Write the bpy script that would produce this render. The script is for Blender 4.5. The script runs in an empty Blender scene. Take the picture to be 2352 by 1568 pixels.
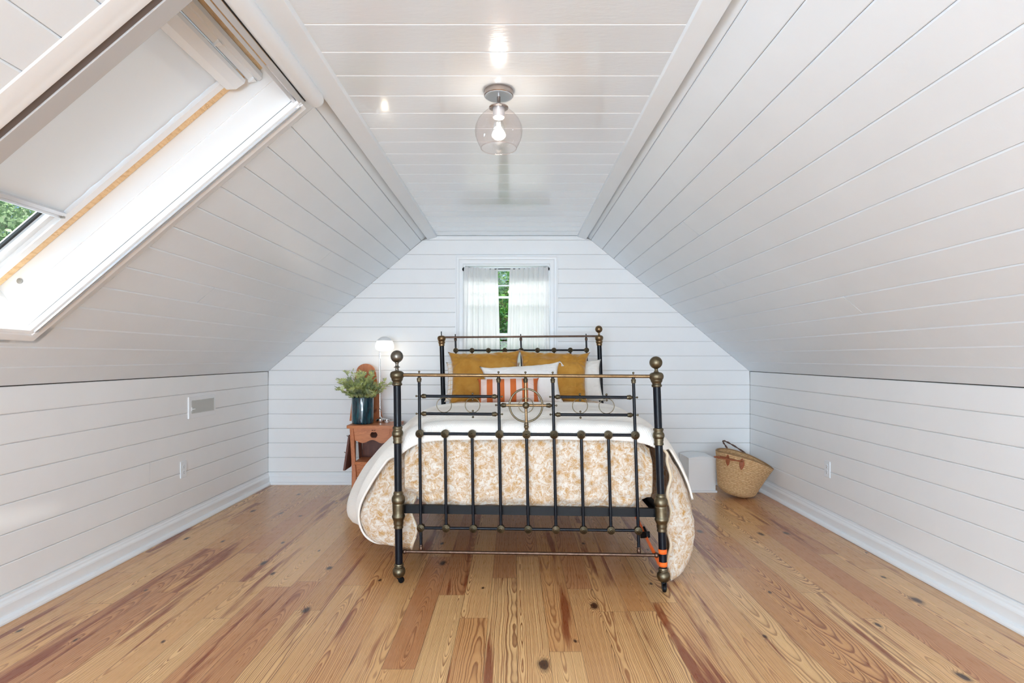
import bpy, bmesh, math, random
from mathutils import Vector, Matrix, noise
from mathutils.geometry import tessellate_polygon
PI = math.pi
random.seed(7)
SC = bpy.context.scene
COL = SC.collection
CAMH, FPX, VX, VY = 1.22, 1307.0, 1181.0, 820.5      # eye height, focal length in pixels, vanishing point


def V(*a):
    return Vector(a)


def at(px, py, y):
    """The point of the room at depth y that the photograph shows at pixel (px, py)."""
    return Vector(((px - VX) * y / FPX, y, CAMH - (py - VY) * y / FPX))


def lerp(a, b, t):
    return a + (b - a) * t


def smooth(a, b, x):
    t = max(0.0, min(1.0, (x - a) / (b - a)))
    return t * t * (3 - 2 * t)


# ------------------------------------------------------------------ mesh builder
class MB:
    def __init__(self):
        self.v, self.f, self.uv = [], [], None

    def add(self, vs, fs):
        n = len(self.v)
        self.v += [Vector(p) for p in vs]
        self.f += [tuple(i + n for i in q) for q in fs]
        return self

    def box(self, c, s, R=None):
        hx, hy, hz = s[0] / 2, s[1] / 2, s[2] / 2
        vs = [Vector((x, y, z)) for x in (-hx, hx) for y in (-hy, hy) for z in (-hz, hz)]
        if R is not None:
            vs = [R @ p for p in vs]
        c = Vector(c)
        return self.add([p + c for p in vs], [(0, 1, 3, 2), (4, 6, 7, 5), (0, 4, 5, 1), (2, 3, 7, 6), (0, 2, 6, 4), (1, 5, 7, 3)])

    def minmax(self, a, b):
        a, b = Vector(a), Vector(b)
        return self.box((a + b) / 2, b - a)

    def loft(self, rings, closed=True, cap=True):
        n = len(rings[0])
        vs = [p for r in rings for p in r]
        fs = []
        m = n if closed else n - 1
        for i in range(len(rings) - 1):
            for j in range(m):
                k = (j + 1) % n
                fs.append((i * n + j, i * n + k, (i + 1) * n + k, (i + 1) * n + j))
        if cap and closed:
            fs.append(tuple(range(n - 1, -1, -1)))
            fs.append(tuple((len(rings) - 1) * n + j for j in range(n)))
        return self.add(vs, fs)

    def prism(self, prof, fn, a, b):
        """Sweep the closed 2-D profile from a to b: fn(p, q, t) gives the point."""
        return self.loft([[fn(p, q, a) for p, q in prof], [fn(p, q, b) for p, q in prof]])

    def lathe(self, prof, o, axis=(0, 0, 1), seg=24, cap=True):
        o, ax = Vector(o), Vector(axis).normalized()
        u = ax.orthogonal().normalized()
        w = ax.cross(u)
        rings = []
        for r, h in prof:
            rings.append([o + ax * h + (u * math.cos(2 * PI * k / seg) + w * math.sin(2 * PI * k / seg)) * max(r, 1e-5) for k in range(seg)])
        return self.loft(rings, True, cap)

    def ball(self, c, r, axis=(0, 0, 1), seg=20, n=10):
        return self.lathe([(r * math.sin(PI * k / n), -r * math.cos(PI * k / n)) for k in range(n + 1)], c, axis, seg, False)

    def tube(self, pts, rad, seg=10, closed=False, cap=True):
        pts = [Vector(p) for p in pts]
        n = len(pts)
        rings, prev = [], None
        for i, p in enumerate(pts):
            if closed:
                d = pts[(i + 1) % n] - pts[i - 1]
            else:
                d = pts[min(i + 1, n - 1)] - pts[max(i - 1, 0)]
            d.normalize()
            if prev is None:
                u = d.orthogonal().normalized()
            else:
                u = (prev - d * prev.dot(d)).normalized()
            prev = u
            w = d.cross(u)
            r = rad[i] if isinstance(rad, (list, tuple)) else rad
            rings.append([p + (u * math.cos(2 * PI * k / seg) + w * math.sin(2 * PI * k / seg)) * r for k in range(seg)])
        if closed:
            # close with the ring rotated to match
            best = min(range(seg), key=lambda s: (rings[0][s] - rings[-1][0]).length)
            rings.append([rings[0][(k + best) % seg] for k in range(seg)])
            return self.loft(rings, True, False)
        return self.loft(rings, True, cap)

    def torus(self, c, R, r, nrm=(0, -1, 0), seg=40, s2=10):
        n = Vector(nrm).normalized()
        u = n.orthogonal().normalized()
        w = n.cross(u)
        c = Vector(c)
        rings = []
        for i in range(seg + 1):
            a = 2 * PI * i / seg
            d = u * math.cos(a) + w * math.sin(a)
            rings.append([c + d * (R + r * math.cos(2 * PI * k / s2)) + n * (r * math.sin(2 * PI * k / s2)) for k in range(s2)])
        return self.loft(rings, True, False)

    def grid(self, fn, nu, nv, uv=False):
        vs = [fn(i / nu, j / nv) for j in range(nv + 1) for i in range(nu + 1)]
        fs = [(j * (nu + 1) + i, j * (nu + 1) + i + 1, (j + 1) * (nu + 1) + i + 1, (j + 1) * (nu + 1) + i) for j in range(nv) for i in range(nu)]
        if uv:
            self.uv = (self.uv or []) + [(i / nu, j / nv) for j in range(nv + 1) for i in range(nu + 1)]
        return self.add(vs, fs)

    def plate(self, outer, holes, fn, th):
        """Flat plate with holes: 2-D outlines, fn(p, q, d) gives the point at depth d."""
        loops = [outer] + list(holes)
        flat = [p for l in loops for p in l]
        tris = tessellate_polygon([[Vector((p[0], p[1], 0)) for p in l] for l in loops])
        n = len(flat)
        vs = [fn(p[0], p[1], 0) for p in flat] + [fn(p[0], p[1], th) for p in flat]
        fs = [tuple(t) for t in tris] + [tuple(i + n for i in reversed(t)) for t in tris]
        k = 0
        for l in loops:
            m = len(l)
            for i in range(m):
                j = (i + 1) % m
                fs.append((k + i, k + j, n + k + j, n + k + i))
            k += m
        return self.add(vs, fs)

    def build(self, name, mat, parent=None, origin=None, smooth_deg=35, bevel=0, subsurf=0, solid=0, wn=False):
        if parent is not None:
            o0 = Vector(parent['_o']) if '_o' in parent else Vector((0, 0, 0))
        elif origin is not None:
            o0 = Vector(origin)
        else:
            o0 = Vector((0, 0, 0))
        me = bpy.data.meshes.new(name)
        me.from_pydata([p - o0 for p in self.v], [], self.f)
        bm = bmesh.new()
        bm.from_mesh(me)
        bmesh.ops.recalc_face_normals(bm, faces=bm.faces)
        bm.to_mesh(me)
        bm.free()
        if self.uv:
            lay = me.uv_layers.new(name='UVMap')
            for l in me.loops:
                lay.data[l.index].uv = self.uv[l.vertex_index]
        me.materials.append(mat)
        if smooth_deg:
            me.polygons.foreach_set('use_smooth', [True] * len(me.polygons))
            me.set_sharp_from_angle(angle=math.radians(smooth_deg))
        me.update()
        o = bpy.data.objects.new(name, me)
        COL.objects.link(o)
        if parent is not None:
            o.parent = parent
        else:
            o.location = o0
        ORG[o.name] = o0
        o['_o'] = tuple(o0)
        if bevel:
            b = o.modifiers.new('b', 'BEVEL')
            b.width, b.segments, b.limit_method, b.angle_limit = bevel, 2, 'ANGLE', math.radians(40)
            b.harden_normals = False
        if solid:
            s = o.modifiers.new('s', 'SOLIDIFY')
            s.thickness, s.offset = solid, 0
        if subsurf:
            s = o.modifiers.new('ss', 'SUBSURF')
            s.levels = s.render_levels = subsurf
        return o


ORG = {}


def tag(o, label, cat, group=None, kind=None):
    if label:
        o['label'] = label
    if cat:
        o['category'] = cat
    if group:
        o['group'] = group
    if kind:
        o['kind'] = kind
    return o


def thing(name, label, cat, loc, group=None):
    o = bpy.data.objects.new(name, None)
    o.location = loc
    o.empty_display_size = 0.1
    o['_o'] = tuple(loc)
    COL.objects.link(o)
    return tag(o, label, cat, group)


def struct(o):
    o['kind'] = 'structure'
    return o


# ------------------------------------------------------------------ shader helpers
class NT:
    def __init__(self, name):
        self.m = bpy.data.materials.new(name)
        self.m.use_nodes = True
        self.t = self.m.node_tree
        self.t.nodes.clear()
        self.out = self.n('ShaderNodeOutputMaterial')

    def n(self, typ, **kw):
        x = self.t.nodes.new(typ)
        for k, v in kw.items():
            setattr(x, k, v)
        return x

    def put(self, sock, val):
        if val is None:
            return
        if hasattr(val, 'is_output'):
            self.t.links.new(val, sock)
        else:
            if isinstance(val, (tuple, list)) and len(val) == 3 and sock.type == 'RGBA':
                val = tuple(val) + (1,)
            sock.default_value = val

    def math(self, op, a, b=None, c=None, clamp=False):
        x = self.n('ShaderNodeMath', operation=op, use_clamp=clamp)
        self.put(x.inputs[0], a)
        self.put(x.inputs[1], b)
        self.put(x.inputs[2], c)
        return x.outputs[0]

    def pos(self):
        return self.n('ShaderNodeNewGeometry').outputs['Position']

    def obj(self):
        return self.n('ShaderNodeTexCoord').outputs['Object']

    def uv(self):
        return self.n('ShaderNodeTexCoord').outputs['UV']

    def sep(self, v):
        x = self.n('ShaderNodeSeparateXYZ')
        self.put(x.inputs[0], v)
        return x.outputs

    def comb(self, a, b, c):
        x = self.n('ShaderNodeCombineXYZ')
        for i, s in enumerate((a, b, c)):
            self.put(x.inputs[i], s)
        return x.outputs[0]

    def scale(self, v, s):
        x = self.n('ShaderNodeVectorMath', operation='MULTIPLY')
        self.put(x.inputs[0], v)
        x.inputs[1].default_value = s
        return x.outputs[0]

    def vadd(self, v, s):
        x = self.n('ShaderNodeVectorMath', operation='ADD')
        self.put(x.inputs[0], v)
        self.put(x.inputs[1], s)
        return x.outputs[0]

    def noise(self, v, scale=5, detail=3, rough=.5, dist=0, col=False):
        x = self.n('ShaderNodeTexNoise')
        self.put(x.inputs['Vector'], v)
        x.inputs['Scale'].default_value = scale
        x.inputs['Detail'].default_value = detail
        x.inputs['Roughness'].default_value = rough
        x.inputs['Distortion'].default_value = dist
        return x.outputs['Color' if col else 'Fac']

    def white(self, v, dim='3D'):
        x = self.n('ShaderNodeTexWhiteNoise', noise_dimensions=dim)
        if dim == '1D':
            self.put(x.inputs['W'], v)
        else:
            self.put(x.inputs['Vector'], v)
        return x.outputs

    def voro(self, v, scale, feature='F1', rnd=1):
        x = self.n('ShaderNodeTexVoronoi', feature=feature)
        self.put(x.inputs['Vector'], v)
        x.inputs['Scale'].default_value = scale
        x.inputs['Randomness'].default_value = rnd
        return x.outputs

    def ramp(self, f, stops, interp='LINEAR'):
        x = self.n('ShaderNodeValToRGB')
        x.color_ramp.interpolation = interp
        e = x.color_ramp.elements
        while len(e) < len(stops):
            e.new(.5)
        for i, (p, c) in enumerate(stops):
            e[i].position = p
            e[i].color = tuple(c) + (1,) if isinstance(c, (tuple, list)) else (c, c, c, 1)
        self.put(x.inputs[0], f)
        return x.outputs[0]

    def mix(self, f, a, b, mode='MIX'):
        x = self.n('ShaderNodeMix', data_type='RGBA', blend_type=mode)
        self.put(x.inputs['Factor'], f)
        self.put(x.inputs['A'] if False else x.inputs[6], a)
        self.put(x.inputs[7], b)
        return x.outputs[2]

    def maprange(self, f, a, b, c=0.0, d=1.0):
        x = self.n('ShaderNodeMapRange')
        self.put(x.inputs[0], f)
        x.inputs[1].default_value, x.inputs[2].default_value = a, b
        x.inputs[3].default_value, x.inputs[4].default_value = c, d
        return x.outputs[0]

    def bump(self, h, strength=.3, dist=.01):
        x = self.n('ShaderNodeBump')
        x.inputs['Strength'].default_value = strength
        x.inputs['Distance'].default_value = dist
        self.put(x.inputs['Height'], h)
        return x.outputs[0]

    def pbr(self, col, rough=.5, metal=0.0, nrm=None, **kw):
        x = self.n('ShaderNodeBsdfPrincipled')
        self.put(x.inputs['Base Color'], col)
        self.put(x.inputs['Roughness'], rough)
        self.put(x.inputs['Metallic'], metal)
        if nrm is not None:
            self.put(x.inputs['Normal'], nrm)
        for k, v in kw.items():
            self.put(x.inputs[k.replace('_', ' ')], v)
        self.t.links.new(x.outputs[0], self.out.inputs[0])
        return x

    def surf(self, sock):
        self.t.links.new(sock, self.out.inputs[0])
        return self.m

    def mixsh(self, f, a, b):
        x = self.n('ShaderNodeMixShader')
        self.put(x.inputs[0], f)
        self.t.links.new(a, x.inputs[1])
        self.t.links.new(b, x.inputs[2])
        return x.outputs[0]


def s2l(*c):
    r = []
    for v in c:
        v /= 255.0
        r.append(v / 12.92 if v <= .04045 else ((v + .055) / 1.055) ** 2.4)
    return tuple(r)


MAT = {}


def simple(key, col, rough=.5, metal=0.0, vary=0.0, nscale=30, bump=0.0, bscale=80, bdist=.002, **kw):
    k = NT(key)
    c = col
    if vary:
        f = k.noise(k.pos(), nscale, 4, .6)
        lo = tuple(x * (1 - vary) for x in col)
        hi = tuple(min(1, x * (1 + vary)) for x in col)
        c = k.ramp(f, [(.3, lo), (.7, hi)])
    nrm = None
    if bump:
        nrm = k.bump(k.noise(k.pos(), bscale, 3, .55), bump, bdist)
    k.pbr(c, rough, metal, nrm, **kw)
    MAT[key] = k.m
    return k.m
# ------------------------------------------------------------------ materials
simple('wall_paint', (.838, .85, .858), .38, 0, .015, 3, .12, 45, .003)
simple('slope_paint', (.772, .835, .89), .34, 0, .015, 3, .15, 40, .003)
simple('trim_paint', (.825, .85, .87), .32, 0, .01, 3, .06, 60, .002)
simple('shadow_gap', (.05, .045, .04), .9)
simple('shell', (.45, .44, .43), .9)
simple('aluminium', (.75, .76, .78), .35, .6)
simple('white_plastic', (.80, .845, .885), .35)
simple('grey_metal', (.36, .35, .32), .5, .2)
simple('dark_rubber', (.02, .02, .02), .6)
simple('gap_shade_brown', s2l(105, 95, 90), .7)  # brown stands for the shade in the gap by the near casing
simple('chrome', (.75, .75, .76), .16, 1)
simple('canopy_metal', s2l(168, 156, 150), .16, .9, .08)
simple('grey_paint', (.47, .47, .47), .4)
simple('shade_grey', (.80, .80, .80), .3)
simple('black_metal', (.004, .004, .005), .42, .0, .3, 200, .05, 300, .001, Specular_IOR_Level=.2)
simple('mattress_ticking', s2l(215, 212, 205), .9, 0, .05)

# ceiling: same boards, glossier coat
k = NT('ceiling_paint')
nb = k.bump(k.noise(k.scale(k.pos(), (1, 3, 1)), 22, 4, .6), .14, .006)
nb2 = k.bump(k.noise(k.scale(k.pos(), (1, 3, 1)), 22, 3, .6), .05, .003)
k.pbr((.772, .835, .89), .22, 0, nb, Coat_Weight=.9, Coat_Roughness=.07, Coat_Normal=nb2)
MAT['ceiling_paint'] = k.m


def metal(key, a, b, c, rough, m=1.0):
    k = NT(key)
    f = k.noise(k.pos(), 55, 5, .65)
    f2 = k.noise(k.pos(), 14, 3, .6)
    col = k.ramp(f2, [(.3, a), (.55, b), (.75, c)])
    col = k.mix(k.ramp(f, [(.45, 0.0), (.8, .35)]), col, tuple(x * .35 for x in a))
    r = k.maprange(f, .3, .7, rough - .07, rough + .12)
    k.pbr(col, r, m, k.bump(f, .08, .001))
    MAT[key] = k.m


metal('aged_brass', s2l(92, 84, 68), s2l(114, 103, 83), s2l(132, 120, 100), .38)
metal('brown_brass', s2l(126, 100, 72), s2l(140, 114, 84), s2l(152, 128, 98), .36)
metal('dark_brass', s2l(96, 76, 66), s2l(108, 86, 74), s2l(116, 94, 82), .42)
metal('pewter', s2l(104, 99, 91), s2l(124, 119, 110), s2l(142, 136, 127), .34)

# black japanned enamel with a few chips
k = NT('black_enamel')
f = k.noise(k.pos(), 90, 4, .7)
col = k.ramp(f, [(.0, (.003, .004, .007)), (.72, (.004, .005, .009)), (.80, (.04, .038, .038))])
k.pbr(col, .3, 0, k.bump(k.noise(k.pos(), 140, 3), .05, .001), Specular_IOR_Level=.16, Coat_Weight=.10, Coat_Roughness=.06)
MAT['black_enamel'] = k.m

# glass: thin sheet, fresnel reflection over a clear pane


def glass(key, tint, refl=1.0, rough=0.0):
    k = NT(key)
    tr = k.n('ShaderNodeBsdfTransparent')
    tr.inputs[0].default_value = tuple(tint) + (1,)
    gl = k.n('ShaderNodeBsdfGlossy')
    gl.inputs['Roughness'].default_value = rough
    lw = k.n('ShaderNodeLayerWeight')
    lw.inputs[0].default_value = .5
    f = k.math('POWER', lw.outputs['Facing'], 4.0)
    f = k.math('MULTIPLY', k.math('MULTIPLY_ADD', f, .6, .045), refl, clamp=True)
    k.surf(k.mixsh(f, tr.outputs[0], gl.outputs[0]))
    MAT[key] = k.m


glass('clear_glass', (.96, .98, .98), .4)
glass('globe_glass', (.965, .93, .925), 1.3)


def emit(key, col, s):
    k = NT(key)
    e = k.n('ShaderNodeEmission')
    e.inputs[0].default_value = tuple(col) + (1,)
    e.inputs[1].default_value = s
    k.surf(e.outputs[0])
    MAT[key] = k.m


emit('filament', (1, .74, .46), 28)
simple('canopy_sheen', (.56, .62, .68), .3, .5)  # pale blue stands in for light mirrored in the canopy underside
emit('lit_bulb', (1, .80, .56), 7)
emit('lit_opal', (1, .97, .93), 1.0)

# pale window pine
k = NT('window_pine')
p = k.pos()
w = k.noise(k.scale(p, (26, 6, 26)), 3, 4, .6, .6)
c = k.ramp(k.math('FRACT', k.math('MULTIPLY', w, 3)), [(0, s2l(238, 208, 164)), (.7, s2l(226, 190, 142)), (1, s2l(206, 166, 116))])
k.pbr(c, .45)
MAT['window_pine'] = k.m

# blind fabric (lets a little daylight through)
k = NT('blind_fabric')
d = k.n('ShaderNodeBsdfDiffuse')
d.inputs[0].default_value = (.73, .79, .845, 1)
t = k.n('ShaderNodeBsdfTranslucent')
t.inputs[0].default_value = (.8, .8, .79, 1)
k.surf(k.mixsh(.05, d.outputs[0], t.outputs[0]))
MAT['blind_fabric'] = k.m

# sheer curtain
k = NT('sheer_curtain')
d = k.n('ShaderNodeBsdfDiffuse')
d.inputs[0].default_value = (.86, .86, .87, 1)
t = k.n('ShaderNodeBsdfTranslucent')
t.inputs[0].default_value = (.9, .9, .9, 1)
tr = k.n('ShaderNodeBsdfTransparent')
p = k.sep(k.pos())
wv = k.noise(k.comb(k.math('MULTIPLY', p[0], 900), k.math('MULTIPLY', p[2], 900), 0), 1, 1)
a = k.mixsh(.42, d.outputs[0], t.outputs[0])
k.surf(k.mixsh(k.maprange(wv, .3, .7, .03, .14), a, tr.outputs[0]))
MAT['sheer_curtain'] = k.m

# ---- floor: heart-pine planks running to the back wall
k = NT('pine_floor')
PW = .1335
P = k.sep(k.pos())
X, Y = P[0], P[1]
u = k.math('DIVIDE', k.math('ADD', X, 10.0), PW)
col_id = k.math('FLOOR', u)
fu = k.math('FRACT', u)
lx = k.math('MULTIPLY', k.math('SUBTRACT', fu, .5), PW)
rc = k.white(k.math('ADD', col_id, .5), '1D')
rcs = k.sep(rc['Color'])
L = k.math('MULTIPLY_ADD', rcs[0], 1.3, 1.15)
yy = k.math('DIVIDE', k.math('ADD', Y, k.math('MULTIPLY_ADD', rcs[1], 9.0, 20.0)), L)
row = k.math('FLOOR', yy)
fv = k.math('FRACT', yy)
ly = k.math('MULTIPLY', k.math('SUBTRACT', fv, .5), L)
rb = k.sep(k.white(k.comb(col_id, row, 3.3))['Color'])
rb2 = k.sep(k.white(k.comb(row, col_id, 8.1))['Color'])
seed = k.math('MULTIPLY', rb2[0], 40.0)
# slow wander of the log's heart along the plank
nz = k.noise(k.comb(k.math('MULTIPLY', ly, 3.0), seed, 0.0), 1, 2, .5)
nz2 = k.noise(k.comb(k.math('MULTIPLY', lx, 9.0), k.math('MULTIPLY', ly, 2.2), seed), 1, 2, .5)
cx = k.math('MULTIPLY', k.math('SUBTRACT', rb[0], .5), .15)
tilt = k.math('MULTIPLY', k.math('SUBTRACT', rb[1], .5), .17)
z0 = k.math('ADD', k.math('MULTIPLY', k.math('SUBTRACT', rb[2], .5), .09), k.math('MULTIPLY', tilt, ly))
z0 = k.math('ADD', z0, k.math('MULTIPLY', k.math('SUBTRACT', nz, .5), .030))
dx = k.math('ADD', k.math('SUBTRACT', lx, cx), k.math('MULTIPLY', k.math('SUBTRACT', nz2, .5), .022))
r = k.math('SQRT', k.math('ADD', k.math('MULTIPLY', dx, dx), k.math('MULTIPLY', z0, z0)))
# knots bend the rings round them
kv = k.comb(k.math('MULTIPLY', X, 1.0), k.math('MULTIPLY', Y, .5), 0.0)
kn = k.voro(k.vadd(kv, k.scale(k.noise(k.scale(k.pos(), (26, 14, 1)), 1, 2, .5, 0, True), (.012, .018, 0))), 3.4)
for q_ in k.t.nodes:
    if q_.type == 'TEX_VORONOI':
        q_.voronoi_dimensions = '2D'
kr = k.sep(kn['Color'])
kd = k.math('DIVIDE', kn['Distance'], k.math('MULTIPLY_ADD', k.math('POWER', kr[1], 2.0), .75, .28))
has = k.math('GREATER_THAN', kr[0], .35)
kd = k.math('ADD', kd, k.math('MULTIPLY', k.math('SUBTRACT', 1.0, has), 9.0))
pinch = k.math('POWER', 2.0, k.math('MULTIPLY', k.math('MULTIPLY', kd, kd), -90.0))
gap = k.math('MULTIPLY_ADD', rb2[1], .0045, .0038)
rwob = k.noise(k.comb(k.math('MULTIPLY', r, 70.0), seed, 0.0), 1, 2, .6)
r = k.math('ADD', r, k.math('MULTIPLY', k.math('SUBTRACT', rwob, .5), .014))
fz = k.noise(k.comb(k.math('MULTIPLY', X, 60.0), k.math('MULTIPLY', Y, 5.0), 0), 1, 2, .5)
r = k.math('ADD', r, k.math('MULTIPLY', k.math('SUBTRACT', fz, .5), .0016))
t = k.math('ADD', k.math('DIVIDE', r, gap), k.math('MULTIPLY', pinch, 3.2))
ring = k.math('FRACT', t)
late = k.ramp(ring, [(0.0, 0.0), (.35, .05), (.58, .30), (.74, .85), (.86, 1.0), (.95, .55), (1.0, 0.0)])
fib = k.noise(k.comb(k.math('MULTIPLY', X, 420.0), k.math('MULTIPLY', Y, 9.0), 0), 1, 2, .6)
light = k.mix(rb2[2], s2l(238, 196, 138), s2l(214, 160, 104))
light = k.mix(k.math('MULTIPLY', k.math('GREATER_THAN', rb[1], .74), .65), light, s2l(186, 122, 82))
dark = k.mix(rb[0], s2l(146, 80, 36), s2l(120, 66, 38))
amt = k.math('MULTIPLY', late, k.math('MULTIPLY_ADD', rb2[0], .40, .55))
c = k.mix(amt, light, dark)
c = k.mix(k.maprange(fib, .35, .75, 0.0, .22), c, s2l(150, 92, 54))
# resin-red heartwood streaks
st = k.noise(k.comb(k.math('MULTIPLY', lx, 15.0), k.math('MULTIPLY', ly, .9), k.math('ADD', seed, 11.0)), 1, 3, .55)
stm = k.ramp(st, [(.555, 0.0), (.64, .9)])
stm = k.math('MULTIPLY', stm, k.math('GREATER_THAN', rb2[1], .42))
c = k.mix(stm, c, s2l(132, 62, 30))
kd = k.math('ADD', kd, k.math('MULTIPLY', k.math('SUBTRACT', fib, .5), .035))
c = k.mix(k.ramp(kd, [(.0, 1.0), (.060, .95), (.075, .55), (.13, 0.0)]), c, s2l(62, 30, 18))
# seams
e1 = k.math('MINIMUM', fu, k.math('SUBTRACT', 1.0, fu))
e1 = k.math('MULTIPLY', e1, PW)
e2 = k.math('MULTIPLY', k.math('MINIMUM', fv, k.math('SUBTRACT', 1.0, fv)), L)
ed = k.math('MINIMUM', e1, e2)
seam = k.ramp(k.math('MULTIPLY', ed, 200.0), [(.10, 1.0), (.28, 0.0)])
c = k.mix(k.math('MULTIPLY', seam, .72), c, s2l(58, 32, 20))
hgt = k.math('SUBTRACT', k.math('MULTIPLY', fib, .15), seam)
k.pbr(c, k.maprange(fib, .3, .7, .25, .36), 0, k.bump(hgt, .12, .002), Coat_Weight=.25, Coat_Roughness=.16)
MAT['pine_floor'] = k.m

# ---- cloths
# duvet: gold flower print on white
k = NT('floral_duvet')
p = k.uv()
p = k.scale(p, (3.2, 3.2, 1))
warp = k.vadd(p, k.scale(k.noise(p, 5, 3, .6, 0, True), (.13, .13, 0)))
v1 = k.voro(warp, 5.2)
v2 = k.voro(warp, 15, 'SMOOTH_F1')
ang = k.noise(warp, 26, 4, .65, 1.8)
blob = k.ramp(v1['Distance'], [(.18, 1.0), (.42, 0.0)])
pet = k.ramp(ang, [(.40, 0.0), (.50, 1.0), (.57, .85), (.66, .1)])
bg = k.ramp(k.noise(warp, 11, 5, .7, 1.2), [(.40, 0.0), (.58, .9)])
m = k.math('MULTIPLY', k.math('MAXIMUM', k.math('MULTIPLY', blob, k.maprange(pet, 0.0, 1.0, .3, 1.0)), k.math('MULTIPLY', bg, k.maprange(pet, 0.0, 1.0, .35, 1.0))), 1.0, clamp=True)
c = k.mix(m, s2l(226, 220, 210), s2l(188, 138, 60))
cr = k.noise(k.scale(p, (1, 1, 1)), 16, 5, .65, 1.0)
k.pbr(c, .85, 0, k.bump(k.noise(p, 9, 6, .62, .8), .55, .02), Sheen_Weight=.15)
MAT['floral_duvet'] = k.m

k = NT('knit_blanket')
p = k.sep(k.uv())
wa = k.math('SINE', k.math('MULTIPLY', p[0], 1500.0))
wb = k.math('SINE', k.math('MULTIPLY', p[1], 420.0))
h = k.math('MULTIPLY', wa, wb)
k.pbr(s2l(244, 239, 231), .9, 0, k.bump(h, .35, .003), Sheen_Weight=.2)
MAT['knit_blanket'] = k.m


def cloth(key, col, col2=None, rough=.9, sheen=.2, b=.3, sc=60):
    k = NT(key)
    f = k.noise(k.obj(), 9, 5, .6)
    c = k.ramp(f, [(.3, col), (.7, col2 or col)])
    nb = k.bump(k.noise(k.obj(), 7, 3, .5, .6), .5, .03)
    x = k.n('ShaderNodeBump')
    x.inputs['Strength'].default_value, x.inputs['Distance'].default_value = b, .003
    k.put(x.inputs['Height'], k.noise(k.obj(), sc, 4, .6))
    k.put(x.inputs['Normal'], nb)
    k.pbr(c, rough, 0, x.outputs[0], Sheen_Weight=sheen, Sheen_Roughness=.4)
    MAT[key] = k.m


cloth('mustard_velvet', s2l(172, 116, 26), s2l(194, 142, 56), .75, .4, .2, 30)
cloth('white_linen', s2l(238, 232, 224), s2l(244, 240, 234), .9, .1, .3, 26)
cloth('cream_cotton', s2l(240, 235, 230), s2l(246, 243, 240), .9, .1, .3, 20)
cloth('duvet_hem', s2l(214, 190, 150), s2l(232, 218, 196))
cloth('orange_strap', s2l(236, 98, 18), s2l(240, 112, 30), .7, .1, .2, 200)

k = NT('striped_cotton')
p = k.sep(k.obj())
f = k.math('FRACT', k.math('MULTIPLY_ADD', p[0], 11.05, .856))
c = k.ramp(f, [(0, s2l(204, 92, 40)), (.455, s2l(204, 92, 40)), (.475, s2l(240, 214, 204))], 'LINEAR')
c = k.ramp(f, [(0, s2l(240, 214, 204)), (.02, s2l(212, 108, 50)), (.50, s2l(212, 108, 50)), (.52, s2l(240, 214, 204))])
k.pbr(c, .88, 0, k.bump(k.noise(k.obj(), 60, 3), .2, .002))
MAT['striped_cotton'] = k.m

k = NT('checked_cotton')
p = k.sep(k.obj())
fx = k.math('FRACT', k.math('MULTIPLY', p[0], 26.0))
fy = k.math('FRACT', k.math('MULTIPLY', p[2], 26.0))
ln = k.math('MAXIMUM', k.math('GREATER_THAN', fx, .9), k.math('GREATER_THAN', fy, .9))
k.pbr(k.mix(ln, s2l(245, 240, 232), s2l(226, 190, 140)), .9, 0, k.bump(k.noise(k.obj(), 20, 4), .3, .003))
MAT['checked_cotton'] = k.m


# ---- stool wood, basket, pot, leaves
def wood(key, a, b, d, ax=2, rough=.42):
    k = NT(key)
    p = k.obj()
    s = [34, 34, 34]
    s[ax] = 3.0
    n1 = k.noise(k.scale(p, tuple(s)), 1, 4, .6, .4)
    rg = k.math('FRACT', k.math('MULTIPLY', n1, 6.0))
    c = k.mix(k.ramp(rg, [(0, 0.0), (.7, .5), (.9, 1.0), (1, 0.0)]), a, b)
    kd = k.voro(k.vadd(k.scale(p, (1, 1, .8)), k.scale(k.noise(p, 20, 2, .5, 0, True), (.04, .04, .04))), 6.5)['Distance']
    c = k.mix(k.ramp(kd, [(.06, .9), (.16, 0.0)]), c, d)
    k.pbr(c, rough, 0, k.bump(n1, .08, .002))
    MAT[key] = k.m


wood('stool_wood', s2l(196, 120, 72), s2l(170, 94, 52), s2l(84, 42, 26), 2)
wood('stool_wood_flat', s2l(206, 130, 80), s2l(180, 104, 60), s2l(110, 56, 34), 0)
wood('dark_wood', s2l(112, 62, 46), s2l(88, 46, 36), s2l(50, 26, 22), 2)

k = NT('straw')
p = k.sep(k.uv())
wv = k.math('SINE', k.math('ADD', k.math('MULTIPLY', p[0], 900.0), k.math('MULTIPLY', k.math('FLOOR', k.math('MULTIPLY', p[1], 24.0)), 1.7)))
n1 = k.noise(k.comb(k.math('MULTIPLY', p[0], 60.0), k.math('MULTIPLY', p[1], 24.0), 0), 1, 4, .65)
c = k.ramp(n1, [(.25, s2l(176, 130, 84)), (.5, s2l(212, 172, 124)), (.75, s2l(234, 202, 158))])
cv = k.math('FRACT', k.math('MULTIPLY', p[1], 24.0))
cl = k.ramp(cv, [(0, .75), (.12, 0.0), (.88, 0.0), (1, .75)])
c = k.mix(cl, c, s2l(112, 78, 46))
k.pbr(c, .75, 0, k.bump(wv, .5, .003))
MAT['straw'] = k.m
simple('leather', s2l(150, 82, 48), .5, 0, .25, 60, .3, 150, .002)
simple('dark_leather', s2l(84, 58, 48), .55, 0, .25, 60, .4, 150, .002)

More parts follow.
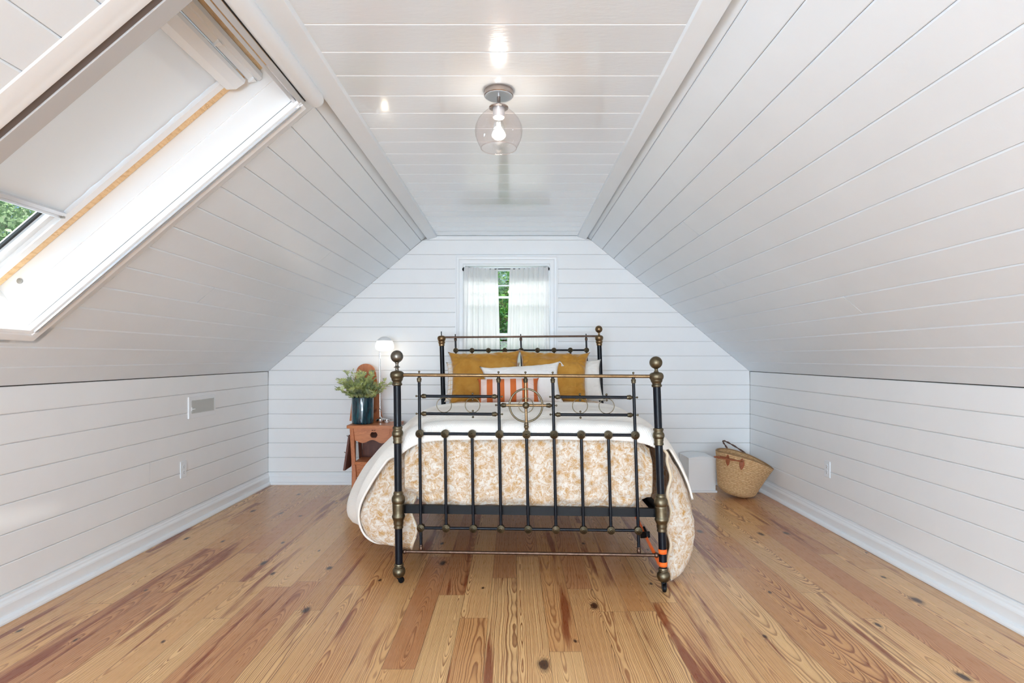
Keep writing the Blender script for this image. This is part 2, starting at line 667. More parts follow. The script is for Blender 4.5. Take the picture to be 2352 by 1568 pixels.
k = NT('teal_glaze')
p = k.sep(k.obj())
a = k.math('ARCTAN2', p[1], p[0])
n1 = k.noise(k.comb(k.math('MULTIPLY', a, 2.2), k.math('MULTIPLY', p[2], 3.0), 0), 1.6, 3, .6)
c = k.ramp(n1, [(.3, s2l(14, 24, 36)), (.5, s2l(8, 48, 62)), (.72, s2l(12, 92, 102))])
k.pbr(c, .12, 0, None, Coat_Weight=.6, Coat_Roughness=.04)
MAT['teal_glaze'] = k.m


def leafmat(key, cols, trans=.35, rough=.6, sc=40):
    k = NT(key)
    oi = k.noise(k.pos(), sc, 2, .5)
    c = k.ramp(oi, [(.25 + .5 * i / (len(cols) - 1), x) for i, x in enumerate(cols)])
    d = k.n('ShaderNodeBsdfPrincipled')
    k.put(d.inputs['Base Color'], c)
    d.inputs['Roughness'].default_value = rough
    t = k.n('ShaderNodeBsdfTranslucent')
    k.put(t.inputs[0], c)
    k.surf(k.mixsh(trans, d.outputs[0], t.outputs[0]))
    MAT[key] = k.m


leafmat('sage_leaf', [s2l(112, 124, 98), s2l(164, 176, 138), s2l(204, 212, 136), s2l(228, 232, 196)], .3, .7, 16)
leafmat('tree_leaf', [s2l(20, 74, 26), s2l(52, 128, 40), s2l(150, 190, 70)], .45, .5, 1.7)
leafmat('pale_leaf', [s2l(96, 130, 90), s2l(150, 180, 130), s2l(206, 216, 190)], .45, .5, 1.5)
simple('bark', s2l(108, 92, 78), .9, 0, .3, 20, .6, 30, .02)
simple('grass', s2l(84, 112, 52), .95, 0, .3, 2)
# ------------------------------------------------------------------ room shell
YB, YF = 5.48, -3.6                     # back wall, wall behind the viewer
XL, XR = -2.369, 2.270
KZ = 1.086                              # top of the knee walls
CZ = 2.392                              # flat ceiling
SL0, SR0 = V(-.893, 0, 2.342), V(.738, 0, 2.350)     # heads of the two slopes
dL = (V(XL, 0, KZ) - SL0)
LL = dL.length
dL.normalize()
dR = (V(XR, 0, KZ) - SR0)
LR = dR.length
dR.normalize()
nL = V(-dL.z, 0, dL.x)                  # into the room
if nL.z > 0:
    nL = -nL
nR = V(-dR.z, 0, dR.x)
if nR.z > 0:
    nR = -nR
GC, GD, TH = .0052, .0043, .012         # groove chamfer, depth, board thickness


def board_prof(a, b, gap=.0007):
    """Cross-section of one tongue-and-groove board: across from a to b, out of the wall 0."""
    return [(a + gap, -TH), (a + gap, -GD), (a + gap + GC, 0), (b - gap - GC * .6, 0), (b - gap, -GD * .8), (b - gap, -TH)]


def boards(mb, rows, fn, a, b, joints=None, end=.0015):
    """rows: list of (p0, p1[, segments]); boards run from a to b along t."""
    for i, r in enumerate(rows):
        segs = r[2] if len(r) > 2 else [(a, b)]
        j = (joints or {}).get(i)
        out = []
        for s, e in segs:
            if j and s < j < e:
                out += [(s, j - .0006), (j + .0006, e)]
            else:
                out.append((s, e))
        for s, e in out:
            mb.prism(board_prof(r[0], r[1]), fn, s + end, e - end)


# floor
mb = MB()
mb.minmax((XL - .1, YF - .1, -.05), (XR + .1, YB + .1, 0))
struct(mb.build('floor', MAT['pine_floor'], smooth_deg=0))

PITCH = .1395
Z0 = .117
# knee walls
kn_rows = [(0.002, Z0)] + [(Z0 + PITCH * i, min(Z0 + PITCH * (i + 1), KZ - .002)) for i in range(7)]
mb = MB()
boards(mb, kn_rows, lambda p, q, t: V(XL + q, t, p), YF, YB, {1: 2.49, 3: 3.7, 6: .9})
wl = struct(mb.build('wall_left', MAT['wall_paint'], smooth_deg=0))
mb = MB()
boards(mb, kn_rows, lambda p, q, t: V(XR - q, t, p), YF, YB, {2: 1.2, 4: 2.2})
wr = struct(mb.build('wall_right', MAT['wall_paint'], smooth_deg=0))

# sloping ceilings
SKA, SKB = 1.56, 2.43                   # skylight opening along the room
SKU = 1.575                             # its sill, measured down the slope


def left_pt(p, q, t):
    return V(SL0.x, t, SL0.z) + dL * p + nL * q


def right_pt(p, q, t):
    return V(SR0.x, t, SR0.z) + dR * p + nR * q


def rows_of(length, n, h0=.052):
    w = length / n
    return [(-h0, 0)] + [(w * i, w * (i + 1)) for i in range(n)]


SB0, SB1, SBU0, SBU1 = -3.0, -1.9, .28, 1.52     # second skylight beside the viewer, unseen, added for light
rl = []
for a, b in rows_of(LL, 14, .070):
    if a < 0:
        rl.append((a, b, [(YF, YB)]))
    elif b < SKU + .03:
        rl.append((a, b, [(YF, 1.53), (SKB + .115, YB)]))
    else:
        rl.append((a, b, [(YF, YB)]))
rl = [(a, b, ([(YF, SB0), (SB1, s[0][1])] + s[1:]) if b > SBU0 and a < SBU1 else s) for a, b, s in rl]
mb = MB()
boards(mb, rl, left_pt, YF, YB, {5: 4.1, 9: 3.3})
# flush filler board between the skylight casing and the boards
mb.prism([(0.001, -TH), (0.001, 0), (SKU + .06, 0), (SKU + .06, -TH)], left_pt, SKB, SKB + .1145)
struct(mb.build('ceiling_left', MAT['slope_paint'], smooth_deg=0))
mb = MB()
boards(mb, [r + ([(YF, YB)],) for r in rows_of(LR, 14)], right_pt, YF, YB, {10: 2.98, 4: 3.6, 7: 4.0})
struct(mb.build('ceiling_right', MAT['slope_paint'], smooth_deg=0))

# flat ceiling, boards run across
CP = .1822
c0 = 2.002 - CP * 24
mb = MB()
cxl, cxr = -.752, .618
rows = []
y = c0
while y < YB:
    if y + CP > YF:
        rows.append((max(y, YF), min(y + CP, YB)))
    y += CP
boards(mb, rows, lambda p, q, t: V(t, p, CZ - q), cxl, cxr)
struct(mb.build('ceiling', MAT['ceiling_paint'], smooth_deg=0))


# trim boards along both edges of the flat ceiling
def trim(name, pts, mat='slope_paint', bevel=.0015):
    m = MB()
    m.loft([[V(x, YF, z) for x, z in pts], [V(x, YB - .001, z) for x, z in pts]])
    return struct(m.build(name, MAT[mat], smooth_deg=0, bevel=bevel))


trim('trim_1', [(.612, 2.379), (.604, 2.398), (.683, 2.372), (.691, 2.353)])
trim('trim_2', [(-.747, 2.377), (-.739, 2.396), (-.824, 2.370), (-.832, 2.351)])

# outer shell so that no light leaks between the boards: one sheet behind each run of boards
o = .014


def sheet(name, *quads):
    m = MB()
    for (P, Q, ya, yb) in quads:
        m.add([V(P[0], ya, P[-1]), V(Q[0], ya, Q[-1]), V(Q[0], yb, Q[-1]), V(P[0], yb, P[-1])], [(0, 1, 2, 3)])
    struct(m.build(name, MAT['shadow_gap'], smooth_deg=0))


YE = YB + .12
A, S, B_ = left_pt(LL + .02, -o, 0), left_pt(SKU + .02, -o, 0), left_pt(-.09, -o, 0)
B2, C2 = right_pt(-.06, -o, 0), right_pt(LR + .02, -o, 0)
sheet('wall_left_backing', ((XL - o, -.02), (XL - o, KZ + .02), YF, YE))
sheet('wall_right_backing', ((XR + o, -.02), (XR + o, KZ + .02), YF, YE))
sheet('ceiling_left_backing', (A, S, YF, SB0), (A, S, SB1, YE), (S, B_, YF, SB0), (S, B_, SB1, 1.57), (S, B_, SKB + .03, YE), (A, left_pt(SBU1 + .06, -o, 0), SB0, SB1), (left_pt(SBU0 - .06, -o, 0), B_, SB0, SB1))
sheet('ceiling_right_backing', (B2, C2, YF, YE))
sheet('ceiling_backing', (B_, (cxl - .05, CZ + .03), YF, YE), ((cxl - .05, CZ + .03), (cxr + .05, CZ + .03), YF, YE), ((cxr + .05, CZ + .03), B2, YF, YE))

# back wall with the window hole
WX0, WX1, WZ0, WZ1 = -.486, .340, .93, 2.115


def xl_at(z):
    if z <= KZ:
        return XL
    if z <= SL0.z:
        return lerp(XL, SL0.x, (z - KZ) / (SL0.z - KZ))
    return lerp(SL0.x, cxl, min(1, (z - SL0.z) / (CZ - SL0.z)))


def xr_at(z):
    if z <= KZ:
        return XR
    if z <= SR0.z:
        return lerp(XR, SR0.x, (z - KZ) / (SR0.z - KZ))
    return lerp(SR0.x, cxr, min(1, (z - SR0.z) / (CZ - SR0.z)))


def wall_boards(mb, yy, sgn, hx0, hx1, hz0, hz1):
    zs = [0.002, Z0] + [Z0 + PITCH * i for i in range(1, 17)] + [CZ]
    for a, b in zip(zs[:-1], zs[1:]):
        pieces = [(None, None, a, b, True)]
        if b > hz0 and a < hz1:
            pieces = [(None, hx0, a, b, True), (hx1, None, a, b, True)]
            if b > hz1 + .002:
                pieces.append((hx0, hx1, hz1, b, False))
            if a < hz0 - .002:
                pieces.append((hx0, hx1, a, hz0, False))
        for x0, x1, za, zb, full in pieces:
            prof = board_prof(za, zb)
            ra = [V((xl_at(z) + .0015) if x0 is None else x0, yy - q * sgn, z) for z, q in prof]
            rb = [V((xr_at(z) - .0015) if x1 is None else x1, yy - q * sgn, z) for z, q in prof]
            mb.loft([ra, rb])


mb = MB()
wall_boards(mb, YB, 1, WX0 - .005, WX1 + .005, WZ0, WZ1)
struct(mb.build('wall_back', MAT['wall_paint'], smooth_deg=0))
mb = MB()
for a, b in (((XL - .1, WX0 - .01), (-.05, 2.6)), ((WX1 + .01, XR + .1), (-.05, 2.6)), ((WX0 - .01, WX1 + .01), (WZ1 + .01, 2.6)), ((WX0 - .01, WX1 + .01), (-.05, WZ0 - .01))):
    mb.minmax((a[0], YB + TH + .001, b[0]), (a[1], YB + .13, b[1]))
struct(mb.build('wall_back_core', MAT['shell'], smooth_deg=0))

# wall behind the viewer, with a wide unseen window added to light the room
FX0, FX1, FZ0, FZ1 = -1.45, 1.35, .12, 1.80
mb = MB()
wall_boards(mb, YF, -1, FX0, FX1, FZ0, FZ1)
for a, b in (((XL - .1, FX0), (-.05, 2.6)), ((FX1, XR + .1), (-.05, 2.6)), ((FX0, FX1), (FZ1, 2.6)), ((FX0, FX1), (-.05, FZ0))):
    mb.minmax((a[0], YF - .13, b[0]), (a[1], YF - TH - .001, b[1]))
struct(mb.build('wall_front', MAT['wall_paint'], smooth_deg=0))
mb = MB()
for x in (FX0, (FX0 + FX1) / 2 - .04, FX1 - .06):
    mb.minmax((x, YF - .1, FZ0), (x + .07, YF - .05, FZ1))
for z in (FZ0, FZ1 - .06, (FZ0 + FZ1) / 2):
    mb.minmax((FX0, YF - .1, z), (FX1, YF - .05, z + .06))
for a, b in (((FX0 - .09, FX0), (FZ0 - .09, FZ1 + .09)), ((FX1, FX1 + .09), (FZ0 - .09, FZ1 + .09)), ((FX0, FX1), (FZ1, FZ1 + .09)), ((FX0, FX1), (FZ0 - .09, FZ0))):
    mb.minmax((a[0], YF + .001, b[0]), (a[1], YF + .02, b[1]))
struct(mb.build('added_window', MAT['trim_paint'], smooth_deg=0))

# baseboards with shoe moulding
bp = [(0, .001), (.046, .001), (.046, .010), (.040, .021), (.028, .027), (.022, .028), (.022, .074), (.019, .082), (.012, .092), (.010, .100), (.005, .106), (.004, .1155), (0, .1155)]
for nm, fn in (('baseboard_left', lambda d, z, t: V(XL + d, t, z)), ('baseboard_right', lambda d, z, t: V(XR - d, t, z))):
    mb = MB()
    mb.prism(bp, fn, YF, YB)
    struct(mb.build(nm, MAT['trim_paint'], smooth_deg=0))
mb = MB()
mb.prism(bp, lambda d, z, t: V(t, YB - d, z), XL, XR)
struct(mb.build('baseboard_back', MAT['trim_paint'], smooth_deg=0))

# ------------------------------------------------------------------ gable window
W = thing('window_1', None, None, (0, YB, WZ0))
W['kind'] = 'structure'
cas = [(0, 0), (.006, -.012), (.012, -.014), (.040, -.014), (.048, -.020), (.062, -.022), (.070, -.026), (.080, -.026), (.080, 0)]
mb = MB()
# casing: mitred frame, profile from the opening outward
fr = [(WX0, WZ0 - .02), (WX0, WZ1), (WX1, WZ1), (WX1, WZ0 - .02)]
rings = []
for (x, z), (ox, oz) in zip(fr, ((-1, 0), (-1, 1), (1, 1), (1, 0))):
    rings.append([V(x + ox * d, YB + e - .0005, z + oz * d) for d, e in cas])
mb.loft(rings)
mb.build('casing', MAT['trim_paint'], W, smooth_deg=20)
mb = MB()
for a, b in (((WX0 - .004, WX0 + .014), (WZ0, WZ1)), ((WX1 - .014, WX1 + .004), (WZ0, WZ1)), ((WX0 + .014, WX1 - .014), (WZ1 - .014, WZ1 + .004))):
    mb.minmax((a[0], YB - .001, b[0]), (a[1], YB + .13, b[1]))
mb.build('jamb', MAT['trim_paint'], W, smooth_deg=0)
mb = MB()
mb.minmax((WX0 - .09, YB - .05, WZ0 - .03), (WX1 + .09, YB + .13, WZ0))
mb.build('sill', MAT['trim_paint'], W, bevel=.004)
YS = YB + .085
zmid = at(0, 769, YS).z
for nm, za, zb, yo in (('upper_sash', zmid - .018, WZ1 - .014, .02), ('lower_sash', WZ0, zmid + .018, 0)):
    mb = MB()
    x0, x1 = WX0 + .014, WX1 - .014
    y0, y1 = YS + yo, YS + yo + .022
    mb.minmax((x0, y0, za), (x0 + .04, y1, zb))
    mb.minmax((x1 - .04, y0, za), (x1, y1, zb))
    mb.minmax((x0, y0, zb - .032), (x1, y1, zb))
    mb.minmax((x0, y0, za), (x1, y1, za + .034))
    bars = [at(0, 655, YS).z, at(0, 682, YS).z] if nm == 'upper_sash' else [(za + zb) / 2]
    for i, zz in enumerate(bars):
        hh = .006 if i == 0 else .011
        mb.minmax((x0, y0 + .003, zz - hh), (x1, y1 - .003, zz + hh))
    for f in (.2, .8):
        xx = lerp(x0, x1, f)
        mb.minmax((xx - .008, y0 + .003, za), (xx + .008, y1 - .003, zb))
    s = mb.build(nm, MAT['trim_paint'], W, smooth_deg=0)
    g = MB()
    g.minmax((x0 + .03, y0 + .009, za + .02), (x1 - .03, y0 + .012, zb - .02))
    g.build('pane', MAT['clear_glass'], s, smooth_deg=0)

# curtain rod
R0, R1 = at(1066, 618, YB - .012), at(1258, 617, YB - .012)
T = thing('curtain_rod', 'thin dark curtain rod with black hooked end brackets inside the window casing', 'curtain rod', ((R0.x + R1.x) / 2, YB - .01, R0.z))
mb = MB()
mb.tube([R0, R1], .0045, 10)
mb.build('rod', MAT['black_metal'], T)
for p, s in ((R0, -1), (R1, 1)):
    mb = MB()
    mb.tube([p + V(s * .002, 0, -.016), p + V(s * .008, -.006, -.012), p + V(s * .010, -.008, 0), p + V(s * .004, -.004, .012), p + V(s * -.003, 0, .016)], [.005, .007, .009, .007, .004], 10)
    mb.build('bracket', MAT['black_metal'], T)


# curtains
def curtain(label, xs_top, xs_bot, zt, zb, folds, seed, lift):
    rnd = random.Random(seed)
    ph = [rnd.uniform(0, 6.28) for _ in range(6)]

    def fn(u, v):
        e = u + .012 * math.sin(v * 4 + ph[4])
        x = lerp(lerp(xs_top[0], xs_top[1], u), lerp(xs_bot[0], xs_bot[1], u), v)
        amp = lerp(.006, .015, v)
        w = math.sin(u * folds * 2 * PI + ph[0] + .7 * math.sin(u * 5 + ph[1]) + v * .5)
        w2 = math.sin(u * folds * 4.3 * PI + ph[2] + v * 1.1) * .35
        y = YB - lerp(.027, .017, smooth(0, .3, v)) + amp * (w + w2)
        x += amp * .55 * math.cos(u * folds * 2 * PI + ph[0] + 1.0)
        z = lerp(zt, zb, v) + (1 - v) * .006 * math.sin(u * folds * 2 * PI + ph[3]) + (1 - v) * lerp(lift[0], lift[1], u)
        return V(x, y, z)
    m = MB()
    m.grid(fn, 110, 40)
    o = m.build('curtain', MAT['sheer_curtain'], None, (sum(xs_bot) / 2, YB - .01, zb), smooth_deg=180)
    tag(o, label, 'curtain', 'sheer curtains')

    def hd(u, v):
        p = fn(u, v * .115)
        return p + V(0, .0045, 0)
    m = MB()
    m.grid(hd, 110, 6)
    m.build('header', MAT['sheer_curtain'], o, smooth_deg=180)
    return o


zt = at(0, 614, YB - .01).z
zb = .96
px = lambda q: (q - VX) * (YB - .01) / FPX
curtain('sheer white curtain on the left of the window gap', (px(1066), px(1143)), (px(1060), px(1149)), zt, zb, 6.5, 3, (.004, -.018))
curtain('sheer white curtain on the right of the window gap', (px(1171), px(1259)), (px(1163), px(1263)), zt, zb, 7.5, 9, (-.018, .004))

# ------------------------------------------------------------------ skylight in the left slope
SK = thing('window_2', None, None, tuple(left_pt(SKU, 0, 2.0)))
SK['kind'] = 'structure'
DEP = .215                              # depth of the reveal
JA, JB = 1.608, 2.405                   # faces of the two side reveals


def lp(u, d, y):
    """Skylight frame: u down the slope, d outward from the room face, y along the room."""
    return left_pt(u, -d, y)


def slab(m, u0, u1, d0, d1, y0, y1):
    vs = [lp(u, d, y) for u in (u0, u1) for d in (d0, d1) for y in (y0, y1)]
    m.add(vs, [(0, 1, 3, 2), (4, 6, 7, 5), (0, 4, 5, 1), (2, 3, 7, 6), (0, 2, 6, 4), (1, 5, 7, 3)])
    return m


UT, US = -.02, 1.53
m = MB()
slab(m, UT, SKU + .03, 0.0, DEP + .06, JB, JB + .05)
# a shallow rebate line along the far reveal
m.build('reveal', MAT['trim_paint'], SK, smooth_deg=0)
m = MB()
slab(m, .06, US - .05, .118, .124, JB - .0035, JB + .001)
m.build('reveal', MAT['trim_paint'], SK, smooth_deg=0)
m = MB()
slab(m, UT, SKU + .03, .0135, DEP + .06, JA - .12, JA)
slab(m, UT, SKU + .03, 0.0, .0135, JA - .06, JA)
m.build('reveal', MAT['trim_paint'], SK, smooth_deg=0)
m = MB()                                 # sill reveal
m.add([lp(US, .0, JA), lp(US, .0, JB), lp(US - .02, DEP + .06, JB), lp(US - .02, DEP + .06, JA), lp(SKU + .06, .0, JA), lp(SKU + .06, .0, JB), lp(SKU + .06, DEP + .06, JB), lp(SKU + .06, DEP + .06, JA)],
      [(0, 1, 2, 3), (4, 7, 6, 5), (0, 4, 5, 1), (1, 5, 6, 2), (2, 6, 7, 3), (3, 7, 4, 0)])
m.build('reveal', MAT['trim_paint'], SK, smooth_deg=0)
m = MB()                                 # head reveal, outside the rail
slab(m, UT - .05, UT, -.0, DEP + .06, JA - .05, JB + .05)
m.build('reveal', MAT['trim_paint'], SK, smooth_deg=0)
# casing: three mitred boards, thick outer edge
pc = [(0, .002), (.0, -.012), (.004, -.020), (.018, -.024), (.024, -.020), (.030, -.026), (.062, -.030), (.070, -.026), (.074, .002)]
m = MB()
rings = []
for (u, y), (du, dy) in zip(((0.035, JB), (US, JB), (US, JA), (0.035, JA)), ((0, 1), (1, 1), (1, -1), (0, -1))):
    w = 1.0
    rings.append([lp(u + du * d * (.9 if du else 1), (e if dy > 0 else min(e, 0) * .10 - (.0008 if e < 0 else 0)), y + (dy * d * .96 if dy > 0 else -d * 1.19)) for d, e in pc])
m.loft(rings)
m.build('casing', MAT['trim_paint'], SK, smooth_deg=25)
# sash: pine frame outside, white profile inside
ua, ub = .045, 1.46
m = MB()
slab(m, ua, ub, DEP - .012, DEP + .04, JB - .046, JB - .002)
slab(m, ua, ub, DEP - .012, DEP + .04, JA + .002, JA + .030)
slab(m, ua - .03, ua + .035, DEP - .030, DEP + .04, JA + .002, JB - .002)
slab(m, ub, ub + .05, DEP - .012, DEP + .04, JA + .002, JB - .002)
m.build('frame', MAT['window_pine'], SK, smooth_deg=0, bevel=.002)
m = MB()
slab(m, ua + .12, ub, DEP + .004, DEP + .055, JB - .105, JB - .050)
slab(m, ua + .12, ub, DEP + .004, DEP + .055, JA + .050, JA + .105)
slab(m, ub - .05, ub + .03, DEP + .004, DEP + .055, JA + .05, JB - .05)
slab(m, ua + .09, ua + .17, DEP + .004, DEP + .055, JA + .05, JB - .05)
s = m.build('sash', MAT['white_plastic'], SK, smooth_deg=0, bevel=.002)
m = MB()
for a, b in ((JB - .117, JB - .105), (JA + .105, JA + .117)):
    slab(m, ua + .15, ub - .04, DEP + .03, DEP + .04, a, b)
m.build('gasket', MAT['dark_rubber'], s, smooth_deg=0)
m = MB()
slab(m, ua + .15, ub - .03, DEP + .040, DEP + .046, JA + .10, JB - .10)
m.build('pane', MAT['clear_glass'], s, smooth_deg=0)
# vent flap bar at the head of the sash
m = MB()
prof = [(.0, .0), (.0, -.03), (.014, -.046), (.030, -.046), (.038, -.030), (.062, -.024), (.066, -.006), (.066, .0)]
m.prism(prof, lambda p, q, t: lp(ua + .035 + p, DEP - .020 + q, t), JA + .035, JB - .008)
vb = m.build('vent_bar', MAT['white_plastic'], SK, smooth_deg=20)
for yy in (JB - .022, JB - .30, JB - .58):
    m = MB()
    m.add([lp(ua + .075, DEP - .062, yy - .014), lp(ua + .105, DEP - .052, yy), lp(ua + .075, DEP - .062, yy + .014), lp(ua + .07, DEP - .04, yy - .012), lp(ua + .1, DEP - .04, yy), lp(ua + .07, DEP - .04, yy + .012)],
          [(0, 1, 2), (3, 5, 4), (0, 3, 4, 1), (1, 4, 5, 2), (2, 5, 3, 0)])
    m.build('clip', MAT['white_plastic'], vb, smooth_deg=0)
m = MB()                                 # barrel plug in the reveal
c0_ = lp(1.428, .165, JB - .002)
m.lathe([(.0, 0), (.012, 0), (.012, .003), (.008, .005), (0, .005)], c0_, (0, -1, 0), 20)
m.lathe([(.0, .0051), (.0065, .0051), (.0065, .0056), (0, .0056)], c0_, (0, -1, 0), 16)
m.build('plug', MAT['grey_metal'], SK)

# roller blind
B = thing('roller_blind', 'white roller blind pulled most of the way down the skylight', 'blind', tuple(lp(1.0, DEP - .01, 2.0)))
UB = 1.075
by0, by1 = JA + .045, JB - .086
m = MB()


def bl(u, v):
    return lp(lerp(ua + .17, UB, v), DEP - .004 + .0012 * math.sin(v * 60 + u * 3) * smooth(.9, 1, u), lerp(by0, by1, u) + .0012 * math.sin(v * 37) * smooth(.95, 1, u))


m.grid(bl, 24, 60)
m.build('fabric', MAT['blind_fabric'], B, smooth_deg=180)
m = MB()
m.prism([(0, 0), (0, -.05), (.012, -.058), (.055, -.054), (.085, -.03), (.09, 0)], lambda p, q, t: lp(ua + .105 + p, DEP - .008 + q, t), by0, by1 + .03)
m.build('cassette', MAT['white_plastic'], B, smooth_deg=30)
for ya, yb in ((by1 + .004, JB - .048), (JA + .032, by0 - .004)):
    m = MB()
    slab(m, ua + .19, ub - .0, DEP - .020, DEP + .004, ya, yb)
    m.build('side_rail', MAT['trim_paint'], B, smooth_deg=0, bevel=.0015)
m = MB()
m.prism([(-.014, .012), (-.016, -.014), (-.004, -.020), (.002, -.012), (.010, -.018), (.016, -.012), (.016, .012)], lambda p, q, t: lp(UB + p, DEP - .006 + q, t), by0, by1 + .004)
bb = m.build('bottom_bar', MAT['aluminium'], B, smooth_deg=15)
m = MB()
m.box(lp(UB - .001, DEP - .022, by1 - .004), (.012, .01, .014))
m.build('end_plug', MAT['grey_metal'], bb)

# insect screen: half-round cassette above the opening, rails down both sides
I = thing('insect_screen', 'rolled insect screen in a long white half-round cassette above the skylight', 'insect screen', tuple(lp(.0, -.05, 2.0)))
m = MB()
rr = .037
ycap = 2.475
mid = lp(-.022, -.026, 0)
rings = []
for t, sc in [(YF * 0 + 1.35, 1), (ycap - .028, 1), (ycap - .014, .93), (ycap - .005, .75), (ycap, .35)]:
    ring = []
    for kq in range(17):
        a = PI * kq / 16
        ring.append(V(mid.x, t, mid.z) + dL * (math.cos(a) * rr * sc) + nL * (math.sin(a) * rr * 1.15 * (sc if sc < 1 else 1)))
    ring.append(V(mid.x, t, mid.z) - dL * rr * sc - nL * .022)
    ring.append(V(mid.x, t, mid.z) + dL * rr * sc - nL * .022)
    rings.append(ring)
m.loft(rings)
m.build('cassette', MAT['white_plastic'], I, smooth_deg=40)
m = MB()
slab(m, .014, .020, -.020, .01, JA - .03, JB + .03)
m.build('seal', MAT['dark_rubber'], I, smooth_deg=0)
m = MB()
slab(m, .022, .044, -.022, .014, JA, JB + .034)
slab(m, .048, .062, -.012, .012, JA, JB + .014)
m.build('head_rail', MAT['aluminium'], I, smooth_deg=0, bevel=.001)
m = MB()
slab(m, .05, US, -.002, .020, JA + .028, JA + .090)
m.build('side_rail', MAT['grey_paint'], I, smooth_deg=0, bevel=.002)
m = MB()
slab(m, .05, US, .003, .03, JA - .006, JA + .028)
m.build('gap_shade_strip', MAT['gap_shade_brown'], I, smooth_deg=0)  # strip coloured as the shade in the gap beside the near casing
m = MB()
slab(m, .05, US, -.033, -.024, JB + .012, JB + .019)
slab(m, .05, US, -.034, -.024, JB + .023, JB + .027)
m.build('side_rail', MAT['aluminium'], I, smooth_deg=0)

m = MB()
for u0, u1, y0, y1 in ((SBU0 - .1, SBU0 + .02, SB0 - .05, SB1 + .05), (SBU1 - .02, SBU1 + .1, SB0 - .05, SB1 + .05), (SBU0 - .1, SBU1 + .1, SB0 - .05, SB0 + .03), (SBU0 - .1, SBU1 + .1, SB1 - .03, SB1 + .05)):
    slab(m, u0, u1, -.012, .12, y0, y1)
struct(m.build('added_skylight', MAT['trim_paint'], smooth_deg=0))  # frame of the unseen second skylight, added to light the room

# ------------------------------------------------------------------ vent and outlets on the knee walls
Yv0, Yv1 = 4.13, 4.50
T = thing('wall_vent', 'white wall register with grey vertical louvres and a small lever', 'vent', (XL, (Yv0 + Yv1) / 2, .77))
zv0, zv1 = .772, .930


def vb_(m, d0, d1, y0, y1, z0, z1):
    return m.minmax((XL + d0, y0, z0), (XL + d1, y1, z1))


m = MB()
fw = .036
m.plate([(Yv0, zv0), (Yv1, zv0), (Yv1, zv1), (Yv0, zv1)], [[(Yv0 + fw, zv0 + fw), (Yv0 + fw, zv1 - fw * .8), (Yv1 - fw * .8, zv1 - fw * .8), (Yv1 - fw * .8, zv0 + fw)]], lambda p, q, d: V(XL + .009 - d, p, q), .011)
m.build('faceplate', MAT['trim_paint'], T, smooth_deg=0, bevel=.002)
m = MB()
vb_(m, -.009, -.0015, Yv0 + .03, Yv1 - .02, zv0 + .03, zv1 - .02)
m.build('duct', MAT['grey_metal'], T, smooth_deg=0)
for i in range(17):
    yy = lerp(Yv0 + fw + .006, Yv1 - fw * .8 - .006, i / 16)
    m = MB()
    m.box((XL + .0055, yy, (zv0 + zv1) / 2 + .003), (.013, .004, zv1 - zv0 - .058), Matrix.Rotation(.5, 3, 'Z'))
    m.build('louvre', MAT['grey_metal'], T, smooth_deg=0)
m = MB()
vb_(m, .008, .022, Yv0 + .034, Yv0 + .060, zv0 + .066, zv0 + .071)
vb_(m, .004, .012, Yv0 + .030, Yv0 + .038, zv0 + .056, zv0 + .082)
m.build('lever', MAT['trim_paint'], T, smooth_deg=0)


def outlet(label, xw, s, yc, zc):
    T = thing('wall_outlet', label, 'outlet', (xw, yc, zc), 'wall outlets')
    m = MB()
    m.box((xw + s * .003, yc, zc), (.006, .072, .118))
    m.build('cover_plate', MAT['white_plastic'], T, smooth_deg=0, bevel=.002)
    for dz in (.020, -.020):
        m = MB()
        m.lathe([(0, 0), (.0165, 0), (.0165, .002), (.0155, .003), (0, .003)], (xw + s * .005, yc, zc + dz), (s, 0, 0), 20)
        r = m.build('receptacle', MAT['white_plastic'], T)
        m = MB()
        for dy, h in ((-.006, .008), (.006, .007)):
            m.box((xw + s * .0081, yc + dy, zc + dz + .002), (.0006, .0016, h))
        m.box((xw + s * .0081, yc, zc + dz - .009), (.0006, .005, .005))
        m.build('slots', MAT['shadow_gap'], r, smooth_deg=0)
    m = MB()
    m.lathe([(0, 0), (.003, 0), (.0026, .001), (0, .0012)], (xw + s * .0062, yc, zc), (s, 0, 0), 12)
    m.build('screw', MAT['aluminium'], T)


outlet('white wall outlet on the knee wall below the vent', XL, 1, 4.07, .420)
outlet('white wall outlet on the knee wall near the straw basket', XR, -1, 4.12, .412)

# ------------------------------------------------------------------ ceiling lamp
Lc = V(-.068, 2.50, CZ)
T = thing('ceiling_lamp', 'semi-flush ceiling lamp with clear glass globe and glowing filament bulb', 'ceiling lamp', tuple(Lc))
m = MB()
m.lathe([(0, 0), (.063, 0), (.0645, -.003), (.0645, -.024), (.062, -.027), (0, -.027)], Lc, (0, 0, 1), 48)
m.build('canopy', MAT['canopy_metal'], T)
m = MB()
m.lathe([(0, -.0268), (.0615, -.0268), (.0605, -.0282), (0, -.0284)], Lc, (0, 0, 1), 48)
m.build('canopy_sheen', MAT['canopy_sheen'], T)  # thin added disc that carries the canopy's reflection as colour
m = MB()
m.lathe([(.0078, -.027), (.0078, -.052), (.012, -.058), (.020, -.064), (.023, -.069), (.024, -.074)], Lc, (0, 0, 1), 24)
m.build('stem', MAT['canopy_metal'], T)
m = MB()
m.lathe([(.030, -.072), (.043, -.074), (.043, -.078), (.030, -.079)], Lc, (0, 0, 1), 36)
m.build('holder_ring', MAT['canopy_metal'], T)
m = MB()
m.lathe([(.0, -.074), (.026, -.075), (.026, -.118), (.022, -.122), (0, -.122)], Lc, (0, 0, 1), 28)
m.build('socket', MAT['aluminium'], T)
m = MB()
